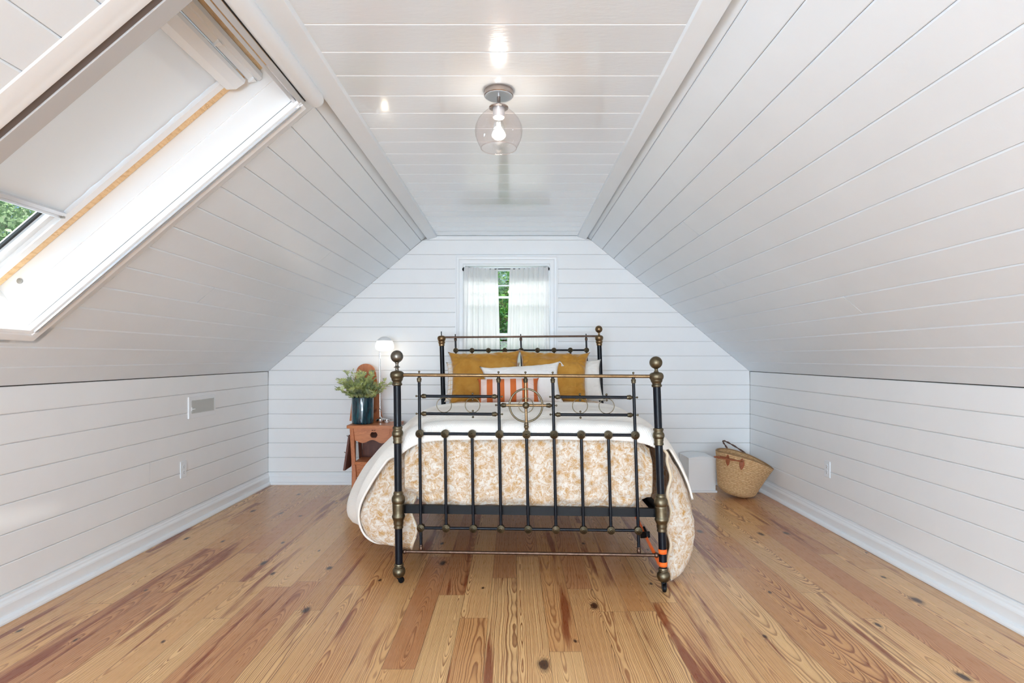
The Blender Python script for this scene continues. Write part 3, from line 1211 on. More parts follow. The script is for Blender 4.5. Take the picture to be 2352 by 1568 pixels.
gp = [(.040, -.079), (.052, -.090), (.072, -.108), (.090, -.130), (.101, -.155), (.1045, -.178), (.102, -.200), (.096, -.218), (.087, -.238), (.078, -.254)]
m.lathe(gp, Lc, (0, 0, 1), 56, False)
g = m.build('globe', MAT['globe_glass'], T, smooth_deg=180)
m = MB()
m.torus(Lc + V(0, 0, -.254), .078, .0022, (0, 0, 1), 56, 8)
m.build('globe_rim', MAT['globe_glass'], T, smooth_deg=180)
m = MB()
m.lathe([(.012, -.120), (.014, -.128), (.022, -.145), (.027, -.165), (.028, -.182), (.024, -.200), (.014, -.214), (.0, -.219)], Lc, (0, 0, 1), 28, False)
bu = m.build('bulb', MAT['clear_glass'], T, smooth_deg=180)
m = MB()
pts = []
for i in range(9):
    a = 2 * PI * i / 8
    pts.append(Lc + V(.008 * math.cos(a), .008 * math.sin(a), -.142 if i % 2 else -.198))
m.tube(pts, .0022, 6)
m.build('filament', MAT['filament'], bu)
# ------------------------------------------------------------------ iron and brass bed
BED = thing('iron_bed', 'antique black iron bed with tall brass-trimmed headboard and footboard on casters', 'bed', (.06, 4.05, 0))


class Panel:
    """One end of the bed. It has settled out of square: four corners (at floor and at rail height) place everything in it."""

    def __init__(s, bl, br, tl, tr, H):
        s.bl, s.br, s.tl, s.tr, s.H = V(*bl), V(*br), V(*tl), V(*tr), H

    def at(s, f, h, d=0.0):
        t = h / s.H
        p = lerp(lerp(s.bl, s.br, f), lerp(s.tl, s.tr, f), t)
        return p + s.front() * d

    def up(s, f):
        return (lerp(s.tl, s.tr, f) - lerp(s.bl, s.br, f)).normalized()

    def across(s):
        return (s.tr - s.tl + s.br - s.bl).normalized()

    def front(s):
        a = s.across()
        n = a.cross(V(0, 0, 1)).normalized()
        return n if n.y < 0 else -n


def lathe_on(P, name, mat, parent, f, prof, seg=24, label=None):
    """Turned piece on the upright at f: prof is (radius, height)."""
    m = MB()
    u = P.up(f)
    s = 1 / u.z
    m.lathe([(r, h * P.up(f).length) for r, h in [(r, h * (P.at(f, 1) - P.at(f, 0)).length) for r, h in prof]], P.at(f, 0), u, seg)
    return m.build(name, MAT[mat], parent, smooth_deg=40)


def acorn(L=1.0):
    return [(0, 0), (.006, 0), (.008, .004), (.0125, .010), (.0135, .016), (.0105, .017), (.0125, .019), (.0125, .022), (.0100, .023), (.0118, .025), (.0112, .028), (.0085, .030)]


def rosette(P, par, f, h, r=.0228, seg=28):
    c = P.at(f, h)
    n = P.front()
    m = MB()
    prof = [(r, -.013), (r * 1.0, .006), (r * .93, .012), (r * .80, .0135), (r * .78, .0118), (r * .72, .0155), (r * .58, .0170), (r * .55, .0155), (r * .48, .0190), (r * .34, .0205), (r * .31, .0188), (r * .24, .0225), (r * .12, .0265), (0, .028)]
    m.lathe(prof, c, n, seg)
    return m.build('rosette', MAT['aged_brass'], par, smooth_deg=28)


def bar(P, name, mat, par, f0, h0, f1, h1, r, seg=14):
    m = MB()
    m.tube([P.at(f0, h0), P.at(f1, h1)], r, seg)
    return m.build(name, MAT[mat], par)


def knob(P, par, f, h, off, r=.0055, mat='aged_brass'):
    """Small brass ball on a short neck beside a bar: off is (across, up)."""
    c = P.at(f, h)
    d = P.across() * off[0] + V(0, 0, off[1])
    m = MB()
    m.tube([c, c + d], .0022, 8)
    m.ball(c + d, r, (0, 0, 1), 14, 8)
    return m.build('ball_finial', MAT[mat], par, smooth_deg=180)


def hbar(P, par, f0, f1, h, mat='black_enamel', r=.0082, out=True):
    """Short cross-bar between two uprights with turned brass ends."""
    a, b = P.at(f0, h), P.at(f1, h)
    d = (b - a).normalized()
    m = MB()
    m.tube([a + d * .036, b - d * .036], r, 14)
    m.build('cross_bar', MAT[mat], par)
    for p, q, s in ((a, d, -1), (b, -d, 1)):
        m = MB()
        m.lathe([(k, t + .008) for k, t in acorn()], p, q, 20)
        m.build('collar', MAT['aged_brass'], par, smooth_deg=30)
        if out:
            m = MB()
            m.tube([p, p - q * .0165], .0025, 8)
            m.ball(p - q * .0165, .0056, (0, 0, 1), 14, 8)
            m.build('ball_finial', MAT['aged_brass'], par, smooth_deg=180)


# ---- footboard
FB = Panel((-.6236, 3.085, 0), (.7820, 2.972, .020), (-.6380, 3.10, 1.1245), (.7560, 3.025, 1.1190), 1.1245)
F0, F1 = .0, 1.0
fb = bar(FB, 'footboard', 'black_enamel', BED, .087, .806, .913, .806, .0082)     # upper rosette rail
ORGP = BED
UP_S = [.087, .186, .291, .397, .501, .606, .7095, .812, .913]
FULL = (0, 3, 5, 8)


def fpart(fn, *a, **k):
    return fn(*a, **k)


fb_o = fb


def post_profile_low():
    return [(.0, .028), (.018, .030), (.026, .036), (.033, .050), (.0345, .062), (.031, .076), (.024, .082), (.0255, .086), (.0225, .091), (.0265, .096), (.0245, .102), (.0205, .104)]


for side, f in ((0, 0.0), (1, 1.0)):
    lathe_on(FB, 'post', 'black_enamel', fb, f, [(0, .10), (.0203, .10), (.0203, 1.085), (0, 1.085)], 28)
    lathe_on(FB, 'foot', 'aged_brass', fb, f, post_profile_low(), 28)
    lathe_on(FB, 'collar', 'aged_brass', fb, f, [(.020, .292), (.0245, .294), (.026, .300), (.0235, .308), (.0255, .314), (.0275, .322), (.0260, .332), (.030, .342), (.0335, .350), (.0360, .357), (.0345, .364), (.0310, .370), (.0305, .378), (.0318, .40), (.0322, .420), (.0325, .424), (.0312, .428), (.0345, .436), (.0365, .447), (.0350, .460), (.030, .470), (.0255, .476), (.0268, .482), (.0245, .487), (.0225, .492), (.0205, .495)], 32)
    lathe_on(FB, 'collar', 'aged_brass', fb, f, [(.0205, .752), (.0245, .754), (.0262, .760), (.0245, .765), (.0235, .772), (.0255, .780), (.0248, .788), (.0275, .791), (.0305, .800), (.0310, .808), (.0285, .818), (.0245, .823), (.0240, .829), (.0268, .834), (.0270, .840), (.0245, .844), (.0205, .846)], 32)
    lathe_on(FB, 'collar', 'aged_brass', fb, f, [(.0205, 1.066), (.0245, 1.067), (.0275, 1.073), (.0265, 1.078), (.0235, 1.082), (.0245, 1.090), (.0285, 1.094), (.0310, 1.102), (.0310, 1.105), (.0320, 1.1065), (.0365, 1.114), (.0378, 1.122), (.0375, 1.130), (.0340, 1.139), (.026, 1.1445), (.015, 1.147), (0, 1.147)], 32)
    if side == 0:
        fin = [(.013, 1.145), (.0095, 1.150), (.0085, 1.160), (.011, 1.164), (.0175, 1.166), (.0170, 1.168), (.0105, 1.171), (.0085, 1.176), (.0080, 1.184), (.0115, 1.1905)]
        bz = 1.225
    else:
        fin = [(.015, 1.145), (.0125, 1.150), (.0085, 1.158), (.0085, 1.162), (.012, 1.1675)]
        bz = 1.1995
    fin += [(.034 * math.sin(a), bz - .034 * math.cos(a)) for a in [.35 + (PI - .35) * i / 14 for i in range(15)]]
    lathe_on(FB, 'finial', 'pewter' if side == 0 else 'aged_brass', fb, f, fin, 32)

bar(FB, 'top_rail', 'brown_brass', fb, .008, 1.1245, .992, 1.1245, .0092, 18)
bar(FB, 'lower_rail', 'black_enamel', fb, .087, .297, .913, .297, .0078)
bar(FB, 'bottom_rail', 'dark_brass', fb, .02, .168, .98, .168, .0088)
for f, d in ((.0, 1), (1.0, -1)):
    c = FB.at(f, .168) + FB.across() * d * .033
    m = MB()
    m.ball(c, .0135, FB.across(), 18, 10)
    m.build('rail_knob', MAT['dark_brass'], fb, smooth_deg=180)
for i, f in enumerate(UP_S):
    top = 1.118 if i in FULL else .806
    bot = .178 if i in (0, 8) else .297
    bar(FB, 'spindle', 'black_enamel', fb, f, bot, f, top, .0082, 14)
    rosette(FB, fb, f, .806)
    rosette(FB, fb, f, .297, .0215)
    if i in FULL or i == 4:
        m = MB()
        m.lathe([(k_, t) for k_, t in acorn()][::1], FB.at(f, 1.116), -FB.up(f), 20)
        m.build('collar', MAT['aged_brass'], fb, smooth_deg=30)
        knob(FB, fb, f, 1.130, (0, .012), .0062)
    if i in (0, 8):
        m = MB()
        m.lathe([(.006, .172), (.010, .178), (.0115, .186), (.0095, .196), (.0115, .200), (.0085, .206)], FB.at(f, 0), FB.up(f), 18)
        m.build('collar', MAT['dark_brass'], fb, smooth_deg=30)

# side panels: paired bars with rings between them
for fa, fbb, rings, dots in ((UP_S[0], UP_S[3], (.1835, .2945), {1: (1, 1, 1, 1)}), (UP_S[5], UP_S[8], (.7075, .8085), {0: (1, 1, 1, 1), 1: (1, 1, 0, 0)})):
    for h in (1.010, .9145):
        hbar(FB, fb, fa, fbb, h)
    for i, f in enumerate(rings):
        m = MB()
        m.torus(FB.at(f, .9622), .0402, .0021, FB.front(), 48, 8)
        m.build('ring', MAT['aged_brass'], fb, smooth_deg=180)
        for on, h in zip(dots.get(i, ()), (1.0245, .9935, .931, .8985)):
            if on:
                m = MB()
                m.ball(FB.at(f + .001, h), .0062, (0, 0, 1), 14, 8)
                m.build('ball_finial', MAT['aged_brass'], fb, smooth_deg=180)
# middle panel: brass cross inside two rings
fc = UP_S[4]
bar(FB, 'cross_bar', 'brown_brass', fb, fc, .825, fc, 1.112, .0078)
m = MB()
m.lathe([(.010, .822), (.0085, .826), (.0125, .834), (.0132, .842), (.0110, .846), (.0122, .850), (.0122, .856), (.0080, .862)], FB.at(fc, 0), FB.up(fc), 20)
m.build('collar', MAT['aged_brass'], fb, smooth_deg=30)
hbar(FB, fb, UP_S[3], UP_S[5], .9635, 'brown_brass', .0075)
cc = FB.at(fc, .9635)
m = MB()
m.torus(cc, .0882, .0052, FB.front(), 72, 12)
m.build('ring', MAT['aged_brass'], fb, smooth_deg=180)
m = MB()
m.torus(cc + FB.front() * .006, .0395, .0022, FB.front(), 48, 8)
m.build('ring', MAT['aged_brass'], fb, smooth_deg=180)
m = MB()
m.ball(cc + FB.front() * .008, .0182, FB.front(), 22, 12)
m.build('boss', MAT['aged_brass'], fb, smooth_deg=180)


def caster(P, par, f, yaw, lift, r=.017):
    c = P.at(f, .03)
    m = MB()
    m.tube([c + V(0, 0, .004), c + V(0, 0, -.002 - lift * .6)], .008, 12)
    d = V(math.cos(yaw), math.sin(yaw), 0)
    w = V(-math.sin(yaw), math.cos(yaw), 0)
    wc = V(c.x, c.y, r) + d * .013
    for s in (-1, 1):
        m.add([c + w * s * .012 + d * -.010 + V(0, 0, 0), c + w * s * .012 + d * .016, wc + w * s * .012 + d * .007 - V(0, 0, .004), wc + w * s * .012 - d * .007 - V(0, 0, .004),
               c + w * s * .009 + d * -.010, c + w * s * .009 + d * .016, wc + w * s * .009 + d * .007 - V(0, 0, .004), wc + w * s * .009 - d * .007 - V(0, 0, .004)],
              [(0, 1, 2, 3), (7, 6, 5, 4), (0, 4, 5, 1), (1, 5, 6, 2), (2, 6, 7, 3), (3, 7, 4, 0)])
    m.lathe([(0, -.003), (.015, -.003), (.015, .004), (0, .004)], c - V(0, 0, .002), (0, 0, 1), 18)
    m.lathe([(0, -.009), (r * .85, -.009), (r, -.005), (r, .005), (r * .85, .009), (0, .009)], wc, w, 24)
    return m.build('caster', MAT['black_metal'], par, smooth_deg=30)


caster(FB, fb, 0, -.35, 0, .0165)
caster(FB, fb, 1, -1.62, .02, .020)

# ---- headboard
HB = Panel((-.603, 5.05, 0), (.800, 5.05, .004), (-.645, 5.05, 1.405), (.753, 5.05, 1.409), 1.407)
hd = bar(HB, 'headboard', 'black_enamel', BED, .088, 1.283, .918, 1.283, .0085)
for side, f in ((0, 0.0), (1, 1.0)):
    lathe_on(HB, 'post', 'black_enamel', hd, f, [(0, .05), (.0203, .05), (.0203, 1.37), (0, 1.37)], 24)
    lathe_on(HB, 'collar', 'brown_brass', hd, f, [(.0205, 1.322), (.0245, 1.325), (.026, 1.335), (.0245, 1.341), (.0275, 1.345), (.030, 1.354), (.0305, 1.362), (.0275, 1.366), (.033, 1.374), (.0365, 1.386), (.0365, 1.396), (.033, 1.406), (.025, 1.412), (.013, 1.415), (0, 1.415)], 28)
    lathe_on(HB, 'foot', 'aged_brass', hd, f, post_profile_low(), 24)
    if side:
        fin = [(.013, 1.413), (.009, 1.419), (.008, 1.430), (.0105, 1.438)] + [(.0325 * math.sin(a), 1.468 - .0325 * math.cos(a)) for a in [.35 + (PI - .35) * i / 12 for i in range(13)]]
        lathe_on(HB, 'finial', 'brown_brass', hd, f, fin, 28)
    else:
        lathe_on(HB, 'threaded_rod', 'black_metal', hd, f, [(0, 1.41), (.0042, 1.41), (.0042, 1.452), (0, 1.452)], 10)
    caster(HB, hd, f, -.4, 0)
bar(HB, 'top_rail', 'dark_brass', hd, .008, 1.400, .992, 1.407, .0088, 16)
bar(HB, 'lower_rail', 'black_enamel', hd, .087, .70, .913, .70, .0078)
for i, f in enumerate([.088, .191, .295, .399, .503, .607, .711, .815, .918]):
    top = 1.40 if i in (0, 4, 8) else 1.283
    bar(HB, 'spindle', 'black_enamel', hd, f, .70, f, top, .0082, 12)
    rosette(HB, hd, f, 1.283, .0225, 20)
    if i in (0, 4, 8):
        m = MB()
        m.lathe(acorn(), HB.at(f, 1.397), -HB.up(f), 16)
        m.build('collar', MAT['dark_brass'], hd, smooth_deg=30)
        m = MB()
        m.tube([HB.at(f, 1.407), HB.at(f, 1.428)], .0042, 8)
        m.build('ball_finial', MAT['black_metal'], hd)

# side rails and end angle irons that carry the mattress
for f in (0.0, 1.0):
    m = MB()
    a, b = FB.at(f, .40), HB.at(f, .40)
    d = (b - a).normalized()
    s = 1 if f == 0 else -1
    for w, z0_, z1_ in ((.004, -.02, .022), (.03, -.022, -.018)):
        A, B_ = a + d * .03, b - d * .03
        m.loft([[p + V(0, 0, z0_), p + V(s * w, 0, z0_), p + V(s * w, 0, z1_), p + V(0, 0, z1_)] for p in (A, B_)])
    m.build('side_rail', MAT['black_metal'], BED, smooth_deg=0)
for P, yo in ((FB, .045), (HB, -.045)):
    m = MB()
    A, B_ = P.at(.012, .39) + V(0, yo, 0), P.at(.988, .385) + V(0, yo, 0)
    m.loft([[p + V(0, -.012, -.025), p + V(0, .012, -.025), p + V(0, .012, .020), p + V(0, -.012, .020)] for p in (A, B_)])
    m.build('end_rail', MAT['black_metal'], BED, smooth_deg=0)

# orange strap round the right foot post and up under the bed
T = thing('ratchet_strap', 'orange webbing strap wrapped round the right foot post of the bed', 'strap', tuple(FB.at(1, .12)))
for h in (.1855, .120):
    m = MB()
    m.lathe([(.0208, h - .012), (.0216, h - .012), (.0222, h), (.0216, h + .012), (.0208, h + .012)], FB.at(1, 0), FB.up(1), 28, False)
    m.build('band', MAT['orange_strap'], T, smooth_deg=180)
q0 = FB.at(1, .13) + V(-.020, .014, 0)
path = [q0, q0 + V(-.022, .10, .055), q0 + V(-.040, .32, .13), q0 + V(-.06, .62, .20), q0 + V(-.075, 1.0, .262)]
m = MB()
rings = []
for i, p in enumerate(path):
    w = V(.0, -.004, .0145) if i else V(0, 0, .022)
    rings.append([p - w + V(-.001, 0, 0), p + w + V(-.001, 0, 0), p + w + V(.001, 0, 0), p - w + V(.001, 0, 0)])
m.loft(rings)
m.build('tail', MAT['orange_strap'], T, smooth_deg=30)
m = MB()
pb = lerp(path[1], path[2], .38)
m.box(pb, (.022, .075, .034), Matrix.Rotation(-.36, 3, 'X') @ Matrix.Rotation(.3, 3, 'Z'))
m.tube([pb + V(0, -.03, .022), pb + V(0, .03, .034)], .007, 10)
m.build('buckle', MAT['black_metal'], T, bevel=.003)
# ------------------------------------------------------------------ mattress and bedding
m = MB()
m.minmax((-.585, 3.17, .415), (.745, 4.99, .775))
o = m.build('mattress', MAT['mattress_ticking'], None, (.08, 4.08, .415), bevel=.05)
tag(o, 'mattress under the floral duvet on the iron bed', 'mattress')

# cross-sections of the drape: from the hem to the middle, (X, z) at a few depths
LS = [
    (3.115, [(-.575, .20), (-.615, .165), (-.665, .150), (-.735, .150), (-.795, .20), (-.822, .285), (-.815, .375), (-.765, .485), (-.695, .60), (-.635, .69), (-.56, .765), (-.44, .800), (-.22, .812), (.06, .815)]),
    (3.35, [(-.62, .30), (-.68, .215), (-.74, .175), (-.80, .175), (-.85, .215), (-.875, .29), (-.872, .38), (-.83, .49), (-.765, .61), (-.69, .715), (-.60, .795), (-.47, .838), (-.22, .850), (.06, .852)]),
    (3.75, [(-.86, .20), (-.89, .20), (-.925, .205), (-.935, .25), (-.93, .32), (-.905, .42), (-.86, .52), (-.79, .63), (-.70, .74), (-.60, .815), (-.48, .850), (-.22, .858), (.06, .860)]),
    (4.25, [(-.78, .21), (-.79, .25), (-.80, .30), (-.80, .36), (-.79, .44), (-.77, .53), (-.73, .64), (-.68, .745), (-.60, .815), (-.48, .848), (-.22, .860), (.06, .862)]),
    (4.80, [(-.70, .30), (-.70, .36), (-.70, .42), (-.69, .50), (-.68, .60), (-.66, .70), (-.63, .775), (-.57, .825), (-.46, .850), (-.22, .858), (.06, .860)]),
]
RS = [
    (3.075, [(.842, .12), (.856, .06), (.880, .016), (.915, .012), (.958, .07), (.985, .18), (.985, .31), (.950, .45), (.895, .59), (.83, .70), (.745, .775), (.62, .808), (.35, .815), (.06, .815)]),
    (3.30, [(.86, .20), (.875, .13), (.905, .09), (.950, .085), (.99, .15), (1.00, .24), (.995, .34), (.965, .47), (.91, .60), (.84, .725), (.75, .812), (.62, .845), (.35, .852), (.06, .852)]),
    (3.60, [(.93, .23), (.955, .21), (.985, .24), (1.005, .31), (1.005, .38), (.985, .46), (.945, .56), (.88, .68), (.80, .785), (.70, .838), (.58, .856), (.35, .860), (.06, .860)]),
    (4.25, [(.93, .24), (.94, .27), (.945, .32), (.945, .38), (.935, .46), (.91, .56), (.865, .68), (.79, .785), (.70, .835), (.58, .855), (.35, .861), (.06, .862)]),
    (4.80, [(.87, .30), (.87, .36), (.87, .42), (.865, .50), (.85, .60), (.83, .70), (.79, .775), (.73, .825), (.62, .850), (.35, .858), (.06, .860)]),
]


def resample(pl, n):
    pts = [Vector((a, b)) for a, b in pl]
    # Catmull-Rom, then even spacing
    dense = []
    for i in range(len(pts) - 1):
        p0, p1, p2, p3 = pts[max(i - 1, 0)], pts[i], pts[i + 1], pts[min(i + 2, len(pts) - 1)]
        for k_ in range(12):
            t = k_ / 12
            dense.append(.5 * ((2 * p1) + (p2 - p0) * t + (2 * p0 - 5 * p1 + 4 * p2 - p3) * t * t + (3 * p1 - p0 - 3 * p2 + p3) * t ** 3))
    dense.append(pts[-1])
    acc = [0]
    for a, b in zip(dense[:-1], dense[1:]):
        acc.append(acc[-1] + (b - a).length)
    out, j = [], 0
    for i in range(n + 1):
        s = acc[-1] * i / n
        while j < len(acc) - 2 and acc[j + 1] < s:
            j += 1
        t = (s - acc[j]) / max(acc[j + 1] - acc[j], 1e-9)
        out.append(lerp(dense[j], dense[j + 1], min(1, max(0, t))))
    return out


NS = 80
LSR = [(y, resample(p, NS)) for y, p in LS]
RSR = [(y, resample(p, NS)) for y, p in RS]


def section(tab, y, b):
    """Point (x, z) of the drape at depth y; b runs 0 at the hem to 1 at the middle of the bed."""
    y = max(tab[0][0], min(tab[-1][0], y))
    for i in range(len(tab) - 1):
        if y <= tab[i + 1][0]:
            break
    t = (y - tab[i][0]) / (tab[i + 1][0] - tab[i][0])
    t = t * t * (3 - 2 * t)
    k_ = b * NS
    j = min(NS - 1, int(k_))
    f = k_ - j
    p = lerp(tab[i][1][j], tab[i][1][j + 1], f)
    q = lerp(tab[i + 1][1][j], tab[i + 1][1][j + 1], f)
    return lerp(p, q, t)


def drape(b, y):
    """b in -1..1 across the bed, hem to hem; returns point and outward normal."""
    tab, s = (LSR, -1) if b < 0 else (RSR, 1)
    bb = 1 - abs(b)
    p = section(tab, y, bb)
    e = .012
    p1 = section(tab, y, min(1, bb + e))
    p0 = section(tab, y, max(0, bb - e))
    t = (p1 - p0)
    n = Vector((-t.y, t.x)) if s > 0 else Vector((t.y, -t.x))
    if n.length < 1e-9:
        n = Vector((0, 1))
    n.normalize()
    # outward: up on the top of the bed
    pm = section(tab, y, .97)
    if s > 0:
        n = Vector((t.y, -t.x)).normalized()
    else:
        n = Vector((-t.y, t.x)).normalized()
    if section(tab, y, .95).y > 0 and bb > .9 and n.y < 0:
        n = -n
    return V(p.x, y, p.y), V(n.x, 0, n.y)


# make sure the normal points away from the mattress
_p, _n = drape(.5, 3.4)
NSGN_R = 1 if _n.z > 0 or _n.x > 0 else -1
_p, _n = drape(-.5, 3.4)
NSGN_L = 1 if _n.z > 0 or _n.x < 0 else -1


def wrinkle(p, a=.010, b=.0055):
    return a * noise.noise(p * 5.5) + b * noise.noise(p * 13 + V(7, 3, 1)) + .003 * noise.noise(p * 27)


def drapeN(b, y):
    p, n = drape(b, y)
    s = NSGN_R if b >= 0 else NSGN_L
    if abs(b) < .06:
        n = V(0, 0, 1)
        s = 1
    return p, n * s


def duvet_pt(u, v):
    b = lerp(-1, 1, u)
    drop = smooth(.30, .95, abs(b))
    yf = 3.172 if b < 0 else 3.085
    y = lerp(yf, 4.74, v)
    p, n = drapeN(b, y)
    f = wrinkle(p)
    # hanging folds on the sides
    f += drop * .020 * math.sin(y * 21 + (3 if b > 0 else 0) + 1.3 * math.sin(p.z * 7)) * smooth(0, .25, v + .05)
    f += drop * .008 * noise.noise(V(y * 9, p.z * 3, b * 2))
    # pull in towards the post at mattress height at the foot
    near = 1 - smooth(0, .10, v)
    if b > 0:
        f -= near * .045 * math.exp(-((p.z - .43) / .075) ** 2)
        f += near * .010 * math.sin(p.z * 80 + u * 9) * math.exp(-((p.z - .36) / .16) ** 2)
    if b < 0:
        f -= near * .02 * math.exp(-((p.z - .47) / .06) ** 2)
    p = p + n * f
    # the end of the drape closes towards the mattress, gathered behind the post
    k0 = (1 - smooth(0, .055, v)) * smooth(.30, .50, abs(b))
    if b < 0:
        xin = -.555 + .015 * math.sin(p.z * 30)
        p.x = lerp(p.x, max(p.x, xin), k0)
    else:
        xin = .838 + .010 * math.sin(p.z * 34 + 1)
        p.x = lerp(p.x, min(p.x, xin), k0)
    p.y -= (.016 if b < 0 else .030) * math.sin(min(1, v / .055) * PI) * drop * (.6 + .5 * math.sin(p.z * 23))
    p.z = max(p.z, .012)
    # puffed front edge rolls back under itself
    return p


m = MB()
m.grid(duvet_pt, 190, 120, True)
m.uv = [(a * 2.6, b * 1.7 + (.16 if a < .5 else .06) * smooth(0, .06, b) * smooth(.3, .5, abs(2 * a - 1))) for a, b in m.uv]
nmain = len(m.v)


# front panel, tucked between the posts behind the footboard
def front_pt(u, v):
    f = lerp(.022, .978, u)
    base = FB.at(f, .6)
    edge = min(u, 1 - u)
    ztop = .795 - .10 * (1 - smooth(0, .07, edge))
    zbot = lerp(.475, .405, smooth(0, .10, edge)) + .008 * math.sin(u * 17 + 1) + .006 * math.sin(u * 41)
    z = lerp(ztop, zbot, v)
    y = base.y + .034 + .022 * (1 - smooth(.0, .30, v)) * .6 + .030 * smooth(.86, 1, v)
    y += .055 * (1 - smooth(0, .16, v)) ** 2
    pz = V(base.x, y, z)
    fold = .020 * noise.noise(V(base.x * 8, z * 1.3, 3)) + .008 * noise.noise(pz * 11) + .004 * noise.noise(pz * 24)
    # gathers fanning out from the corner
    g = math.exp(-(edge / .16) ** 2)
    d = math.hypot((u if u < .5 else 1 - u) * 1.4, z - .45)
    an = math.atan2(z - .45, (u if u < .5 else 1 - u) * 1.4 + .001)
    fold += g * .010 * math.sin(an * 15) * smooth(.0, .15, d)
    x = base.x + .0
    return V(x, y + .010 + fold * 1.0, z + .03 * (1 - smooth(0, .1, v)))


n0 = len(m.uv)
m.grid(front_pt, 150, 60, True)
m.uv = m.uv[:n0] + [(.45 + a * 1.4, -.05 - b * .42) for a, b in m.uv[n0:]]
du = m.build('duvet', MAT['floral_duvet'], None, (.06, 4.0, .82), smooth_deg=180, solid=.014)
du.data.materials.append(MAT['duvet_hem'])
du.modifiers['s'].material_offset_rim = 1
tag(du, 'white duvet with golden flower print hanging to the floor round the iron bed', 'duvet')


# knitted throw across the lower half of the bed
def throw_pt(u, v):
    b = lerp(-.985, .70, u)
    dl = smooth(.34, .98, -b) if b < 0 else 0
    dr = smooth(.34, .72, b) if b > 0 else 0
    xb = drape(b, 3.3)[0].x
    fy = FB.at(max(0, min(1, (xb + .63) / 1.40)), .75).y + .024
    ob = 1 - max(smooth(.42, .54, -b), smooth(.40, .50, b))
    yf = lerp(3.135 + .20 * dl + .13 * dr, fy, ob) + .003 * math.sin(b * 9)
    yb = 3.98 + .05 * math.sin(b * 5 + 1) - .05 * dl
    # front edge laps over the end of the bed
    s = lerp(v, max(0, (v - .022) / .978), ob)
    y = lerp(yf, yb, s)
    p, n = drapeN(b, y)
    f = .026 + .006 * noise.noise(p * 4) + .003 * noise.noise(p * 11)
    # long soft folds across the bed
    onbed = 1 - max(dl, dr)
    f += onbed * (.020 * math.exp(-((v - .10) / .06) ** 2) - .012 * math.exp(-((v - .22) / .06) ** 2) + .014 * math.exp(-((v - .36) / .09) ** 2) + .016 * math.exp(-((v - .97) / .05) ** 2))
    f += max(dl, dr) * (.012 * math.sin(y * 17 + 1) + .030 * smooth(.1, .6, v) * dl)
    q = p + n * f
    lap = 1 - smooth(-.012, .060, v)
    q.z -= .072 * lap * ob
    if ob > .5 and v < .04:
        q.y += .004 * noise.noise(V(b * 14, v * 20, 2))
    if dl > 0:
        q.x -= (.045 * dl + .05 * dl ** 3) * smooth(0, .4, v)
    if dr > 0:
        q.x += .018 * dr
    return q


m = MB()
m.grid(throw_pt, 170, 90, True)
o = m.build('throw', MAT['knit_blanket'], None, (.05, 3.5, .86), smooth_deg=180, solid=.012)
tag(o, 'cream knitted throw spread across the foot half of the bed over the floral duvet', 'blanket')


# ------------------------------------------------------------------ pillows
def pillow(label, mat, c, w, h, t, lean, roll=0, yaw=0, seed=0, ear=.035, pinch=.055, wr=.010, cat='pillow', group=None, soft=2.2, tassel=False):
    R = Matrix.Rotation(yaw, 3, 'Z') @ Matrix.Rotation(-lean, 3, 'X') @ Matrix.Rotation(roll, 3, 'Y')
    c = V(*c)
    sd = V(seed * 3.1, seed * 1.7, seed)

    def side(sg):
        def fn(a, b):
            u, v = 2 * a - 1, 2 * b - 1
            e = (1 - abs(u) ** soft) * (1 - abs(v) ** soft)
            th = t / 2 * max(e, 0) ** .46
            # sides draw in between the corners
            x = u * w / 2 * (1 - pinch * (1 - v * v) * abs(u) ** 3)
            z = v * h / 2 * (1 - pinch * (1 - u * u) * abs(v) ** 3)
            cor = (abs(u) * abs(v)) ** 7
            x += math.copysign(ear * cor, u)
            z += math.copysign(ear * .8 * cor, v)
            p = V(x, 0, z)
            q = p * 7 + sd
            ew = 1 - e
            f = wr * (1.2 * noise.noise(q) + .9 * noise.noise(q * 2.3) * (.4 + ew))
            # creases running out of the corners
            an = math.atan2(abs(v) - .6, abs(u) - .6 + 1e-4)
            f += wr * 1.1 * math.sin(an * 11 + seed) * smooth(.75, 1.6, abs(u) + abs(v)) * max(e, 0) ** .3
            return V(x, -sg * (th + f * max(e, 0) ** .35), z)
        return fn
    m = MB()
    N = 44
    m.grid(side(1), N, N)
    m.grid(side(-1), N, N)
    base = V(0, 0, 0)
    o = m.build('pillow', MAT[mat], None, (0, 0, 0), smooth_deg=180)
    bm = bmesh.new()
    bm.from_mesh(o.data)
    bmesh.ops.remove_doubles(bm, verts=bm.verts, dist=.0008)
    bmesh.ops.recalc_face_normals(bm, faces=bm.faces)
    bm.to_mesh(o.data)
    bm.free()
    o.location = c
    o.rotation_euler = R.to_euler()
    tag(o, label, cat, group)
    if tassel:
        tm = MB()
        p0 = V(w / 2 + ear * .8, 0, h / 2 + ear * .5)
        rr = random.Random(3)
        for i in range(9):
            tm.tube([p0, p0 + V(.010 + rr.uniform(-.004, .004), rr.uniform(-.006, .006), -.014), p0 + V(.018 + rr.uniform(-.010, .010), rr.uniform(-.01, .006), -.040)], .0016, 6)
        tm.tube([p0 - V(.01, 0, .004), p0 + V(.004, 0, -.004)], .004, 8)
        to = tm.build('tassel', MAT['cream_cotton'])
        to.parent = o
    return o


BT = .862
